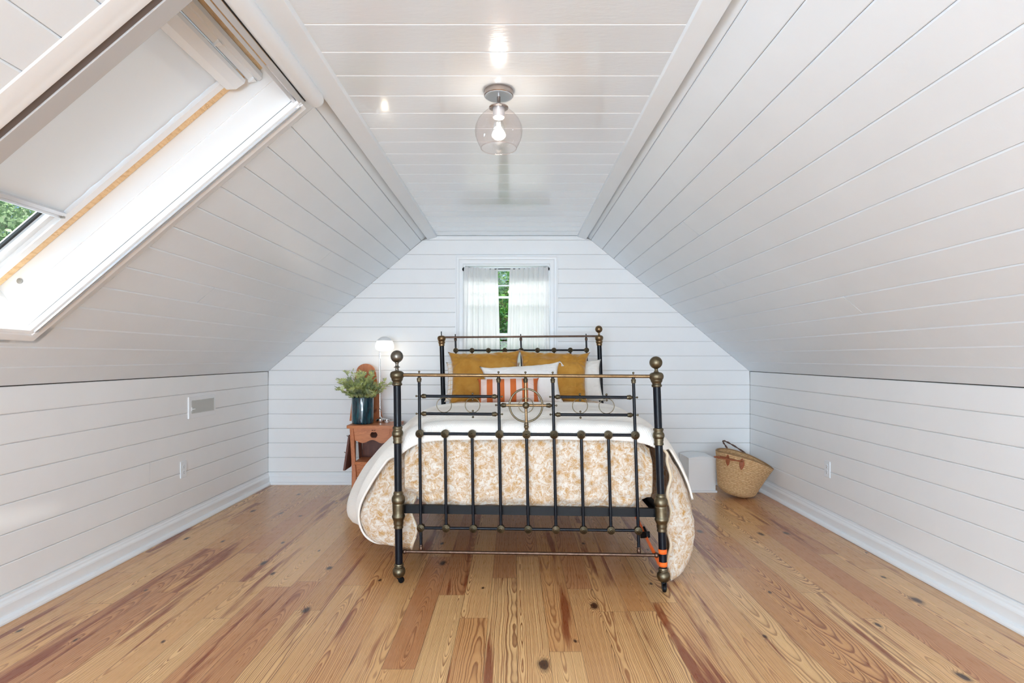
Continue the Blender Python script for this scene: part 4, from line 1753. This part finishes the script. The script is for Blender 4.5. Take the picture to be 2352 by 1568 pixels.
# sleeping pillows against the headboard, then velvet ones, then the small ones in front
pillow('white checked sleeping pillow behind the left mustard velvet pillow', 'checked_cotton', (-.270, 4.885, 1.010), .62, .34, .15, .38, 0, 0, 1, .015, .04, .008, 'pillow', None, 3.0)
pillow('plain white sleeping pillow behind the right mustard velvet pillow', 'white_linen', (.432, 4.875, 1.018), .63, .36, .15, .40, -.03, 0, 2, .015, .04, .009, 'pillow', None, 3.0)
pillow('left of the two mustard velvet pillows', 'mustard_velvet', (-.242, 4.735, 1.055), .578, .460, .20, .46, -.035, .03, 3, .022, .065, .022)
pillow('right of the two mustard velvet pillows', 'mustard_velvet', (.325, 4.735, 1.055), .565, .460, .20, .46, .045, -.05, 4, .022, .070, .024)
pillow('plain cream pillow with a corner tassel in front of the mustard pillows', 'cream_cotton', (.062, 4.585, .995), .615, .340, .16, .42, -.075, 0, 5, .026, .05, .011, 'pillow', None, 2.4, True)
pillow('small orange and pink striped pillow in front of the cream pillow', 'striped_cotton', (-.045, 4.44, .955), .465, .195, .20, .30, -.015, .02, 6, .010, .03, .006, 'pillow', None, 3.2)

# ------------------------------------------------------------------ step stool used as a bedside table
T = thing('step_stool', 'brown wooden step stool with apple cut-out used as a bedside table', 'stool', (-1.26, 5.15, 0))
X0, X1, YA, YZ, ZT = -1.462, -1.050, 5.00, 5.36, .622


def rounded(x0, x1, y0, y1, r, n=5):
    out = []
    for cx_, cy_, a0 in ((x1 - r, y1 - r, 0), (x0 + r, y1 - r, PI / 2), (x0 + r, y0 + r, PI), (x1 - r, y0 + r, 1.5 * PI)):
        for i in range(n + 1):
            a = a0 + PI / 2 * i / n
            out.append((cx_ + r * math.cos(a), cy_ + r * math.sin(a)))
    return out


m = MB()
m.plate(rounded(X0 - .012, X1 + .012, YA - .012, YZ, .02), [], lambda p, q, d: V(p, q, ZT - d), .026)
m.build('seat', MAT['stool_wood_flat'], T, smooth_deg=30, bevel=.006)


def apple(cx_, cz_, s):
    out = []
    for i in range(36):
        a = 2 * PI * i / 36
        r = 1.0 - .22 * math.exp(-((a - PI / 2) / .35) ** 2) - .10 * math.exp(-((a - 1.5 * PI) / .35) ** 2)
        r *= 1 + .07 * math.cos(2 * a) + .06 * math.sin(a)
        out.append((cx_ + s * r * math.cos(a), cz_ + s * 1.02 * r * math.sin(a)))
    return out


def leaf_cut(cx_, cz_, L, W, ang):
    out = []
    for i in range(12):
        a = 2 * PI * i / 12
        x, z = L * math.cos(a), W * math.sin(a)
        out.append((cx_ + x * math.cos(ang) - z * math.sin(ang), cz_ + x * math.sin(ang) + z * math.cos(ang)))
    return out


def scallop(x0, x1, zt, zb, amp, n=40):
    pts = [(x0, zt), (x0, zb)]
    for i in range(1, n):
        t = i / n
        z = zb + amp * math.cos(4 * PI * t) * (.8 + .4 * t)
        pts.append((lerp(x0, x1, t), z))
    pts += [(x1, zb), (x1, zt)]
    return pts[::-1]


# splayed legs
LEG = {}
for nm, xt, yt, xb, yb in (('fl', X0 + .030, YA + .02, X0 + .105, 4.875), ('fr', X1 - .030, YA + .02, X1 - .03, 4.875), ('bl', X0 + .012, YZ - .20, X0 + .018, 5.115), ('br', X1 - .012, YZ - .20, X1 - .012, 5.115)):
    m = MB()
    w = .017 if nm[0] == 'f' else .015
    m.loft([[V(xt - w, yt - .013, ZT - .024), V(xt + w, yt - .013, ZT - .024), V(xt + w, yt + .013, ZT - .024), V(xt - w, yt + .013, ZT - .024)],
            [V(xb - w, yb - .013, .001), V(xb + w, yb - .013, .001), V(xb + w, yb + .013, .001), V(xb - w, yb + .013, .001)]])
    m.build('leg', MAT['stool_wood'], T, smooth_deg=0, bevel=.003)
# long back legs behind
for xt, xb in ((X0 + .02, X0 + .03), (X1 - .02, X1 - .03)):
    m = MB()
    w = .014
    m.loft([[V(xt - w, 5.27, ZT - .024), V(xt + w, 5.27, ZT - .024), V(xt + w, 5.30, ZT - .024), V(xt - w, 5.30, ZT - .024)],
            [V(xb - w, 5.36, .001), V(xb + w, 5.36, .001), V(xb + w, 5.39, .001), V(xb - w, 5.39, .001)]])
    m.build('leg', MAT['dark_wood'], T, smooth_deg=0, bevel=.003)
# apron with the apple
ax0, ax1 = X0 + .045, X1 - .030
acx = at(858, 0, YA).x
m = MB()
ap = apple(acx, ZT - .086, .0300)
m.plate(scallop(ax0, ax1, ZT - .025, ZT - .142, .014), [ap, leaf_cut(acx - .012, ZT - .045, .010, .0035, -.35), leaf_cut(acx + .009, ZT - .045, .0085, .0028, .75)], lambda p, q, d: V(p, YA + .012 + d - (ZT - q) * .24 * .2, q), .018)
m.build('apron', MAT['stool_wood_flat'], T, smooth_deg=0)
# lower step and its riser
m = MB()
m.plate(rounded(ax0 + .03, ax1 + .01, YA - .075, YA + .17, .015), [], lambda p, q, d: V(p, q, .315 - d), .024)
m.build('step', MAT['stool_wood_flat'], T, smooth_deg=30, bevel=.005)
m = MB()
m.plate(scallop(ax0 + .035, ax1 + .0, .292, .170, .014), [], lambda p, q, d: V(p, YA - .055 + d, q), .018)
m.build('riser', MAT['stool_wood_flat'], T, smooth_deg=0)
# dark panels behind
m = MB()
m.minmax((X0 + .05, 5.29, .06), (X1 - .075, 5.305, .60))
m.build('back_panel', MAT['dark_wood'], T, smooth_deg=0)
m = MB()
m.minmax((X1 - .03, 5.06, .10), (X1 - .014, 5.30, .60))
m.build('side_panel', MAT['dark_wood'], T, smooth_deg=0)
# tall tapered back board with a rounded head
bx = at(841, 0, 5.35).x
zt_ = at(0, 835, 5.33).z
qx = lambda p: at(p, 0, 5.35).x
outl = [(qx(802), ZT), (qx(879), ZT), (qx(869), .90), (bx + .094, zt_ - .085)]
for i in range(13):
    a = PI * i / 12
    outl.append((bx + .088 * math.cos(a), zt_ - .075 + .075 * math.sin(a)))
outl += [(bx - .094, zt_ - .085), (qx(811), .90)]
m = MB()
m.plate(outl, [], lambda p, q, d: V(p, 5.375 - d - (q - ZT) * .05, q), .018)
m.build('backrest', MAT['stool_wood'], T, smooth_deg=0, bevel=.004)
# flap hanging on the left side with small pegs
m = MB()
tp, bt = at(805, 998, 5.10), at(793, 1079, 5.02)
m.loft([[tp + V(-.012, -.03, 0), tp + V(.006, -.03, 0), tp + V(.006, .16, 0), tp + V(-.012, .16, 0)], [bt + V(-.012, -.03, 0), bt + V(.008, -.03, 0), bt + V(.008, .16, 0), bt + V(-.012, .16, 0)]])
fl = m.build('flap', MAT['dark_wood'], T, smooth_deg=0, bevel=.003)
m = MB()
for t in (.05, .52):
    p = lerp(tp, bt, t) + V(-.012, .0, 0)
    m.tube([p, p + V(-.012, -.002, .002), p + V(-.016, -.002, .010)], [.003, .003, .0045], 8)
m.build('peg', MAT['aged_brass'], fl)

# ------------------------------------------------------------------ vase with sage greenery
PC = V(-1.371, 5.152, ZT + .0015)
T = thing('flower_pot', 'glossy teal cylinder pot filled with sage green foliage on the stool', 'potted plant', tuple(PC))
m = MB()
m.lathe([(0, 0), (.088, 0), (.0945, .006), (.0962, .015), (.0965, .232), (.0950, .238), (.0915, .238), (.0905, .228), (.0900, .02), (0, .02)], PC, (0, 0, 1), 64)
m.build('pot', MAT['teal_glaze'], T, smooth_deg=40)
m = MB()
m.lathe([(0, .20), (.089, .20), (.089, .205), (.0, .215)], PC, (0, 0, 1), 32)
m.build('soil', MAT['bark'], T)
rnd = random.Random(11)
lm, sm = MB(), MB()
rim = PC + V(0, 0, .215)


def sage_leaf(mb, p, d, L, W):
    """Deeply lobed leaf: a blade with side lobes."""
    d = d.normalized()
    up = V(rnd.uniform(-.4, .4), rnd.uniform(-.6, .1), 1).normalized()
    s = d.cross(up).normalized()
    n = s.cross(d).normalized()
    bend = rnd.uniform(-.25, .12)

    def pt(a, b, k_=0):
        return p + d * (a * L) + s * (b * W) + n * (bend * a * a * L + abs(b) * W * .25 + k_)
    # blade
    mb.add([pt(0, -.06), pt(0, .06), pt(.45, .16), pt(.45, -.16), pt(.8, .13), pt(.8, -.13), pt(1, 0)], [(0, 1, 2, 3), (3, 2, 4, 5), (5, 4, 6)])
    for a in (.28, .56):
        for sg in (-1, 1):
            w0 = sg * .10
            mb.add([pt(a - .10, w0), pt(a + .12, w0), pt(a + .34, sg * .50), pt(a + .32, sg * .66), pt(a + .16, sg * .60)], [(0, 1, 2, 3, 4)])


for i in range(64):
    a = rnd.uniform(0, 2 * PI)
    e = rnd.uniform(0, 1) ** .6
    base = rim + V(math.cos(a) * .07 * e, math.sin(a) * .07 * e, -.02)
    out = V(math.cos(a), math.sin(a) * .75, 0)
    reach = rnd.uniform(.05, .165) * (.35 + .75 * e)
    hgt = rnd.uniform(.11, .26) * (1.08 - .62 * e * e) + .015
    if math.cos(a) < -.75 and e > .7 and i % 2:
        reach *= 1.25
        hgt *= 1.15
    mid_ = base + out * reach * .35 + V(0, 0, hgt * .6)
    tip = base + out * reach * 1.15 + V(0, 0, hgt)
    sm.tube([base, mid_, tip], [.0024, .0018, .0010], 5)
    for j in range(8):
        t = .3 + .7 * j / 7
        q = lerp(lerp(base, mid_, t), lerp(mid_, tip, t), t)
        dirv = (tip - base).normalized() * .7 + V(rnd.uniform(-1, 1), rnd.uniform(-1, .7), rnd.uniform(-.5, .8)) * .75 + out * .35
        sage_leaf(lm, q, dirv, rnd.uniform(.040, .064), rnd.uniform(.026, .044))
lm.build('foliage', MAT['sage_leaf'], T, smooth_deg=0)
sm.build('stems', MAT['sage_leaf'], T)

# ------------------------------------------------------------------ chrome lamp and little tins on the stool
ly_ = 5.262
lb = V(at(875, 0, ly_).x, ly_, ZT + .0015)
sx = at(872.5, 0, ly_).x
dome = at(883.5, 790, ly_)
T = thing('table_lamp', 'lit mushroom lamp on a thin chrome stem at the back of the stool', 'lamp', (sx, ly_, ZT + .0015))
m = MB()
m.lathe([(0, 0), (.044, 0), (.046, .004), (.045, .028), (.040, .033), (.012, .037), (.006, .050), (0, .050)], V(sx + .008, ly_, ZT + .0015), (0, 0, 1), 36)
m.build('base', MAT['chrome'], T, smooth_deg=35)
m = MB()
m.tube([V(sx + .002, ly_, ZT + .04), V(sx, ly_, ZT + .3), V(sx, ly_, dome.z - .03), V(sx + .004, ly_, dome.z + .006)], .0068, 14)
m.build('stem', MAT['chrome'], T)
m = MB()
m.lathe([(.008, .098), (.009, .104), (.0075, .116), (.010, .120), (.0065, .130)], V(sx + .001, ly_, ZT), (0, 0, 1), 16)
m.tube([V(sx, ly_, ZT + .118), V(sx + .018, ly_ - .006, ZT + .112)], .0035, 10)
m.build('switch', MAT['chrome'], T)
m = MB()
pr = [(.084 * math.sin(a), -.018 + .088 * math.cos(a) + .0) for a in [PI * .62 * i / 14 for i in range(15)]]
m.lathe([(r_, z_) for r_, z_ in pr if z_ > .034] + [(.071, .031)], dome, (0, 0, 1), 40, False)
m.build('shade_cap', MAT['shade_grey'], T, smooth_deg=180)
m = MB()
m.lathe([(.0685, .0315), (.0785, .012), (.0838, -.008), (.0850, -.026), (.0815, -.044), (.068, -.057), (.040, -.064), (0, -.066)], dome, (0, 0, 1), 40, False)
m.build('lamp_shade', MAT['lit_opal'], T, smooth_deg=180)
m = MB()
m.tube([V(sx + .03, ly_ + .01, ZT + .008), V(sx + .10, ly_ + .03, ZT + .005), V(sx + .14, ly_ + .06, ZT + .008), V(sx + .15, ly_ + .10, ZT - .08), V(sx + .14, ly_ + .10, ZT - .45)], .0028, 8)
m.build('cord', MAT['white_plastic'], T)

tc = at(889, 968, 5.215)
T = thing('candle_tin', 'small silver tin beside the lamp base on the stool', 'tin', (tc.x, 5.215, ZT + .0015))
m = MB()
m.lathe([(0, 0), (.0215, 0), (.022, .002), (.022, .030), (.0205, .031), (.020, .027), (0, .027)], (tc.x, 5.215, ZT + .0015), (0, 0, 1), 32)
m.build('cup', MAT['aluminium'], T)
m = MB()
m.lathe([(.0222, .018), (.0232, .019), (.0232, .026), (.0222, .027)], (tc.x, 5.215, ZT + .0015), (0, 0, 1), 32)
m.build('rim_band', MAT['chrome'], T)

# ------------------------------------------------------------------ white box in the corner
bx0, bx1 = at(1582, 0, 5.135).x, at(1644, 0, 5.135).x
T = thing('storage_box', 'white painted wooden box on the floor beside the straw basket', 'box', ((bx0 + bx1) / 2, 5.28, 0))
m = MB()
m.minmax((bx0, 5.137, .018), (bx1, 5.428, .300))
m.build('body', MAT['trim_paint'], T, smooth_deg=0, bevel=.003)
m = MB()
m.minmax((bx0 - .004, 5.125, 0), (bx1 + .012, 5.43, .018))
m.build('plinth', MAT['trim_paint'], T, smooth_deg=0, bevel=.003)
m = MB()
prof = [(0, 0)] + [(lerp(0, 1, i / 12), .010 + .014 * math.sin(PI * i / 12)) for i in range(13)] + [(1, 0)]
m.loft([[V(lerp(bx0, bx1, p), yy_, .300 + q) for p, q in prof] for yy_ in (5.137, 5.428)])
m.build('lid', MAT['trim_paint'], T, smooth_deg=30)

# ------------------------------------------------------------------ straw basket
BK = V(1.935, 4.985, 0)
T = thing('straw_basket', 'woven straw basket with leather handles leaning on the right wall', 'basket', tuple(BK))
RB = Matrix.Rotation(math.radians(13), 3, 'Y') @ Matrix.Rotation(math.radians(4), 3, 'X') @ Matrix.Rotation(math.radians(-8), 3, 'Z')
HB_ = .318
NRIB = 24


def bask(a, t, inset=0.0):
    """Point of the basket wall: a round, t up."""
    g = smooth(0, .16, t)
    ra = (.085 + .062 * math.sqrt(g)) + .098 * t ** 1.25
    rb_ = (.075 + .050 * math.sqrt(g)) + .030 * t
    rib = .0045 * abs(math.sin(t * NRIB * PI)) ** .6
    rib = rib * (1 if inset == 0 else -1) - inset
    cu = math.cos(a)
    e = 2 / 2.2
    x = (ra + rib) * math.copysign(abs(math.cos(a)) ** e, math.cos(a))
    y = (rb_ + rib) * math.copysign(abs(math.sin(a)) ** e, math.sin(a))
    z = t * HB_ * (1 + .10 * (math.sin(a) ** 2) * t - .05 * t * cu) + .004 * noise.noise(V(cu * 2, math.sin(a) * 2, t * 5)) * g
    bulge = .010 * math.sin(a * 3 + 1) * math.sin(t * PI)
    return V(x + bulge, y, z)


def bw(p):
    q = RB @ p
    return q


low = min((bw(bask(2 * PI * i / 48, t / 20)).z) for i in range(48) for t in range(4))
BO = BK + V(0, 0, -low + .001)
m = MB()
m.grid(lambda u, v: BO + bw(bask(u * 2 * PI, v)), 96, NRIB * 5, True)
uvk = list(m.uv)
rings = [BO + bw(bask(2 * PI * k_ / 48, 0)) for k_ in range(48)]
n0 = len(m.v)
m.add(rings + [BO + bw(V(0, 0, .003))], [(k_, (k_ + 1) % 48, 48) for k_ in range(48)])
m.uv = uvk + [(k_ / 48, 0) for k_ in range(48)] + [(.5, .5)]
m.grid(lambda u, v: BO + bw(bask(u * 2 * PI, lerp(.06, 1, v), .009)), 96, 60, True)
m.build('body', MAT['straw'], T, smooth_deg=60)
m = MB()
pts = [BO + bw(bask(2 * PI * k_ / 72, 1.0, .0045)) for k_ in range(72)]
m.tube(pts, .0082, 10, True)
m.build('rim', MAT['straw'], T, smooth_deg=180)


def handle(a0, a1, up_, out_, mat, patches):
    p0, p1 = bask(a0, .93), bask(a1, .93)
    s = 1 if math.sin(a0) > 0 else -1
    off = V(0, .013 * s, 0)
    pts = []
    for i in range(25):
        t = i / 24
        p = lerp(p0, p1, t) + off + V(out_[0], out_[1], 0) * math.sin(PI * t) + V(0, 0, up_) * math.sin(PI * t) ** .8
        pts.append(BO + bw(p))
    m = MB()
    for ph in (0, PI):
        tw = [p + V(.0035 * math.cos(i * 1.1 + ph), .0035 * math.sin(i * 1.1 + ph), .0035 * math.sin(i * 1.1 + ph + .8)) for i, p in enumerate(pts)]
        m.tube(tw, .0042, 8)
    h = m.build('handle', MAT[mat], T, smooth_deg=180)
    if patches:
        for a in (a0, a1):
            m = MB()

            def lf(u, v):
                w = math.sin(PI * min(1, v * 1.02)) ** .7 * .085
                return BO + bw(bask(a + (u - .5) * 2 * w, lerp(.99, .72, v), -.012))
            m.grid(lf, 6, 12)
            m.build('leather_patch', MAT['leather'], h, smooth_deg=180, solid=.003)


handle(-2.30, -1.78, -.015, (-.175, -.045), 'leather', True)
handle(1.95, 1.10, .095, (-.17, .0), 'dark_leather', True)
# ------------------------------------------------------------------ outdoors, seen through the glass
m = MB()
m.minmax((-40, -30, -3.3), (40, 45, -3.0))
struct(m.build('ground', MAT['grass'], smooth_deg=0))


def tree(label, x, y, h, cr, n, leaf, mat, seed, ch=1.0):
    rn = random.Random(seed)
    T = thing('tree', label, 'tree', (x, y, -3))
    m = MB()
    top = -3 + h
    m.tube([V(x, y, -3), V(x + .1, y, -3 + h * .4), V(x - .05, y + .1, top - cr * .4)], [.16, .12, .05], 10)
    for i in range(14):
        a = rn.uniform(0, 2 * PI)
        z = -3 + h * rn.uniform(.35, .8)
        L = cr * rn.uniform(.5, .9)
        m.tube([V(x, y, z), V(x + math.cos(a) * L * .5, y + math.sin(a) * L * .5, z + L * .35), V(x + math.cos(a) * L, y + math.sin(a) * L, z + L * .5)], [.05, .03, .012], 6)
    m.build('trunk', MAT['bark'], T)
    m = MB()
    cz = top - cr * ch
    clumps = [V(x, y, cz) + V(rn.gauss(0, .45) * cr, rn.gauss(0, .45) * cr, rn.gauss(0, .45) * cr * ch) for _ in range(34)]
    for i in range(n):
        c = rn.choice(clumps)
        p = c + V(rn.gauss(0, 1), rn.gauss(0, 1), rn.gauss(0, 1)) * cr * .17
        d = V(rn.uniform(-1, 1), rn.uniform(-1, 1), rn.uniform(-.9, .4)).normalized()
        s = d.orthogonal().normalized()
        L = leaf * rn.uniform(.7, 1.3)
        q = p + d * L
        mdl = p + d * L * .45
        m.add([p, mdl + s * L * .32 + V(0, 0, .01), q, mdl - s * L * .32 + V(0, 0, .01)], [(0, 1, 2, 3)])
    m.build('crown', MAT[mat], T, smooth_deg=0)
    return T


tree('leafy green tree seen through the gap between the white curtains', -.35, 10.2, 6.4, 2.3, 34000, .07, 'tree_leaf', 5)
tree('darker tree behind the one between the white curtains', -.2, 18.5, 8.4, 4.2, 26000, .13, 'tree_leaf', 8)
tree('pale bushy tree showing below the skylight blind', -9.2, 8.6, 7.6, 2.6, 36000, .07, 'pale_leaf', 13)
tree('second pale tree beyond the skylight glass', -17, 17.0, 10.6, 4.2, 12000, .19, 'pale_leaf', 21)

# ------------------------------------------------------------------ light


def area(name, loc, aim, sx_, sy_, power, col):
    l = bpy.data.lights.new(name, 'AREA')
    l.shape, l.size, l.size_y = 'RECTANGLE', sx_, sy_
    l.energy, l.color = power, col
    o = bpy.data.objects.new(name, l)
    o.location = loc
    d = V(*aim) - V(*loc)
    o.rotation_euler = d.to_track_quat('-Z', 'Y').to_euler()
    COL.objects.link(o)
    return o


COOL = (.68, .85, 1.0)
# lamp at the window added behind the viewer
area('added_window_light', ((FX0 + FX1) / 2, YF - .16, (FZ0 + FZ1) / 2), ((FX0 + FX1) / 2, 0, (FZ0 + FZ1) / 2), 2.8, 1.65, 108, (.85, .93, 1))
# fill lamp outside it, aimed up, added to brighten the slopes
area('slope_fill_light', ((FX0 + FX1) / 2, YF - .55, .15), ((FX0 + FX1) / 2, 1.2, 2.3), 2.6, .6, 75, (.50, .76, 1))
# daylight over the skylight
c_ = lp(.9, .75, 1.9)
area('skylight_daylight', tuple(c_ + V(.1, 0, .35)), tuple(lp(1.25, .1, 2.0)), 1.0, .9, 10, (.85, .93, 1))
# daylight thrown up off the roof through the open part of the skylight
area('skylight_roof_light', (-3.3, 2.05, 1.15), (1.6, 2.6, 1.75), .9, .7, 58, (.62, .82, 1))
# lamp over the added second skylight, for the right slope
area('added_skylight_light', tuple(lp((SBU0 + SBU1) / 2, .16, (SB0 + SB1) / 2)), (1.6, 2.6, 1.6), .9, 1.1, 115, (.58, .79, 1))
# daylight at the gable window
area('gable_window_daylight', ((WX0 + WX1) / 2, YB + 1.1, 3.0), ((WX0 + WX1) / 2, YB, 1.6), 1.2, .9, 54, (1, .97, .94))

su = bpy.data.lights.new('sun', 'SUN')
su.energy, su.angle, su.color = 5.0, math.radians(3), (1, .95, .86)
so = bpy.data.objects.new('sun', su)
so.rotation_euler = V(-.35, .55, -.9).to_track_quat('-Z', 'Y').to_euler()
COL.objects.link(so)

# the lamps
for nm, loc, e, col, r in (('ceiling_bulb_light', Lc + V(0, 0, -.17), 1.0, (1, .91, .82), .03), ('table_lamp_light', V(dome.x, dome.y, dome.z - .105), .4, (1, .84, .62), .03)):
    l = bpy.data.lights.new(nm, 'POINT')
    l.energy, l.color, l.shadow_soft_size = e, col, r
    o = bpy.data.objects.new(nm, l)
    o.location = loc
    COL.objects.link(o)

w = bpy.data.worlds.new('World')
SC.world = w
w.use_nodes = True
nt = w.node_tree
bg = nt.nodes['Background']
sky = nt.nodes.new('ShaderNodeTexSky')
sky.sky_type = 'HOSEK_WILKIE'
sky.sun_direction = (.35, -.55, .75)
sky.turbidity = 4
nt.links.new(sky.outputs[0], bg.inputs[0])
bg.inputs[1].default_value = 2.0

# ------------------------------------------------------------------ camera
cd = bpy.data.cameras.new('Camera')
cd.sensor_width, cd.sensor_fit = 36, 'HORIZONTAL'
cd.lens = 36 * FPX / 2352
cd.shift_x = -(VX - 1176) / 2352
cd.shift_y = (VY - 784) / 2352
cd.clip_start = .05
co = bpy.data.objects.new('Camera', cd)
co.location = (0, 0, CAMH)
co.rotation_euler = (PI / 2, 0, 0)
COL.objects.link(co)
SC.camera = co

vs = SC.view_settings
vs.view_transform = 'Standard'
vs.look = 'None'
vs.exposure = 0.93
vs.gamma = 1.0
vs.use_curve_mapping = False
SC.cycles.max_bounces = 8
SC.cycles.diffuse_bounces = 8
SC.cycles.transparent_max_bounces = 12
SC.cycles.sample_clamp_indirect = 8
SC.cycles.caustics_reflective = False
SC.cycles.caustics_refractive = False
for o in bpy.data.objects:
    if '_o' in o:
        del o['_o']
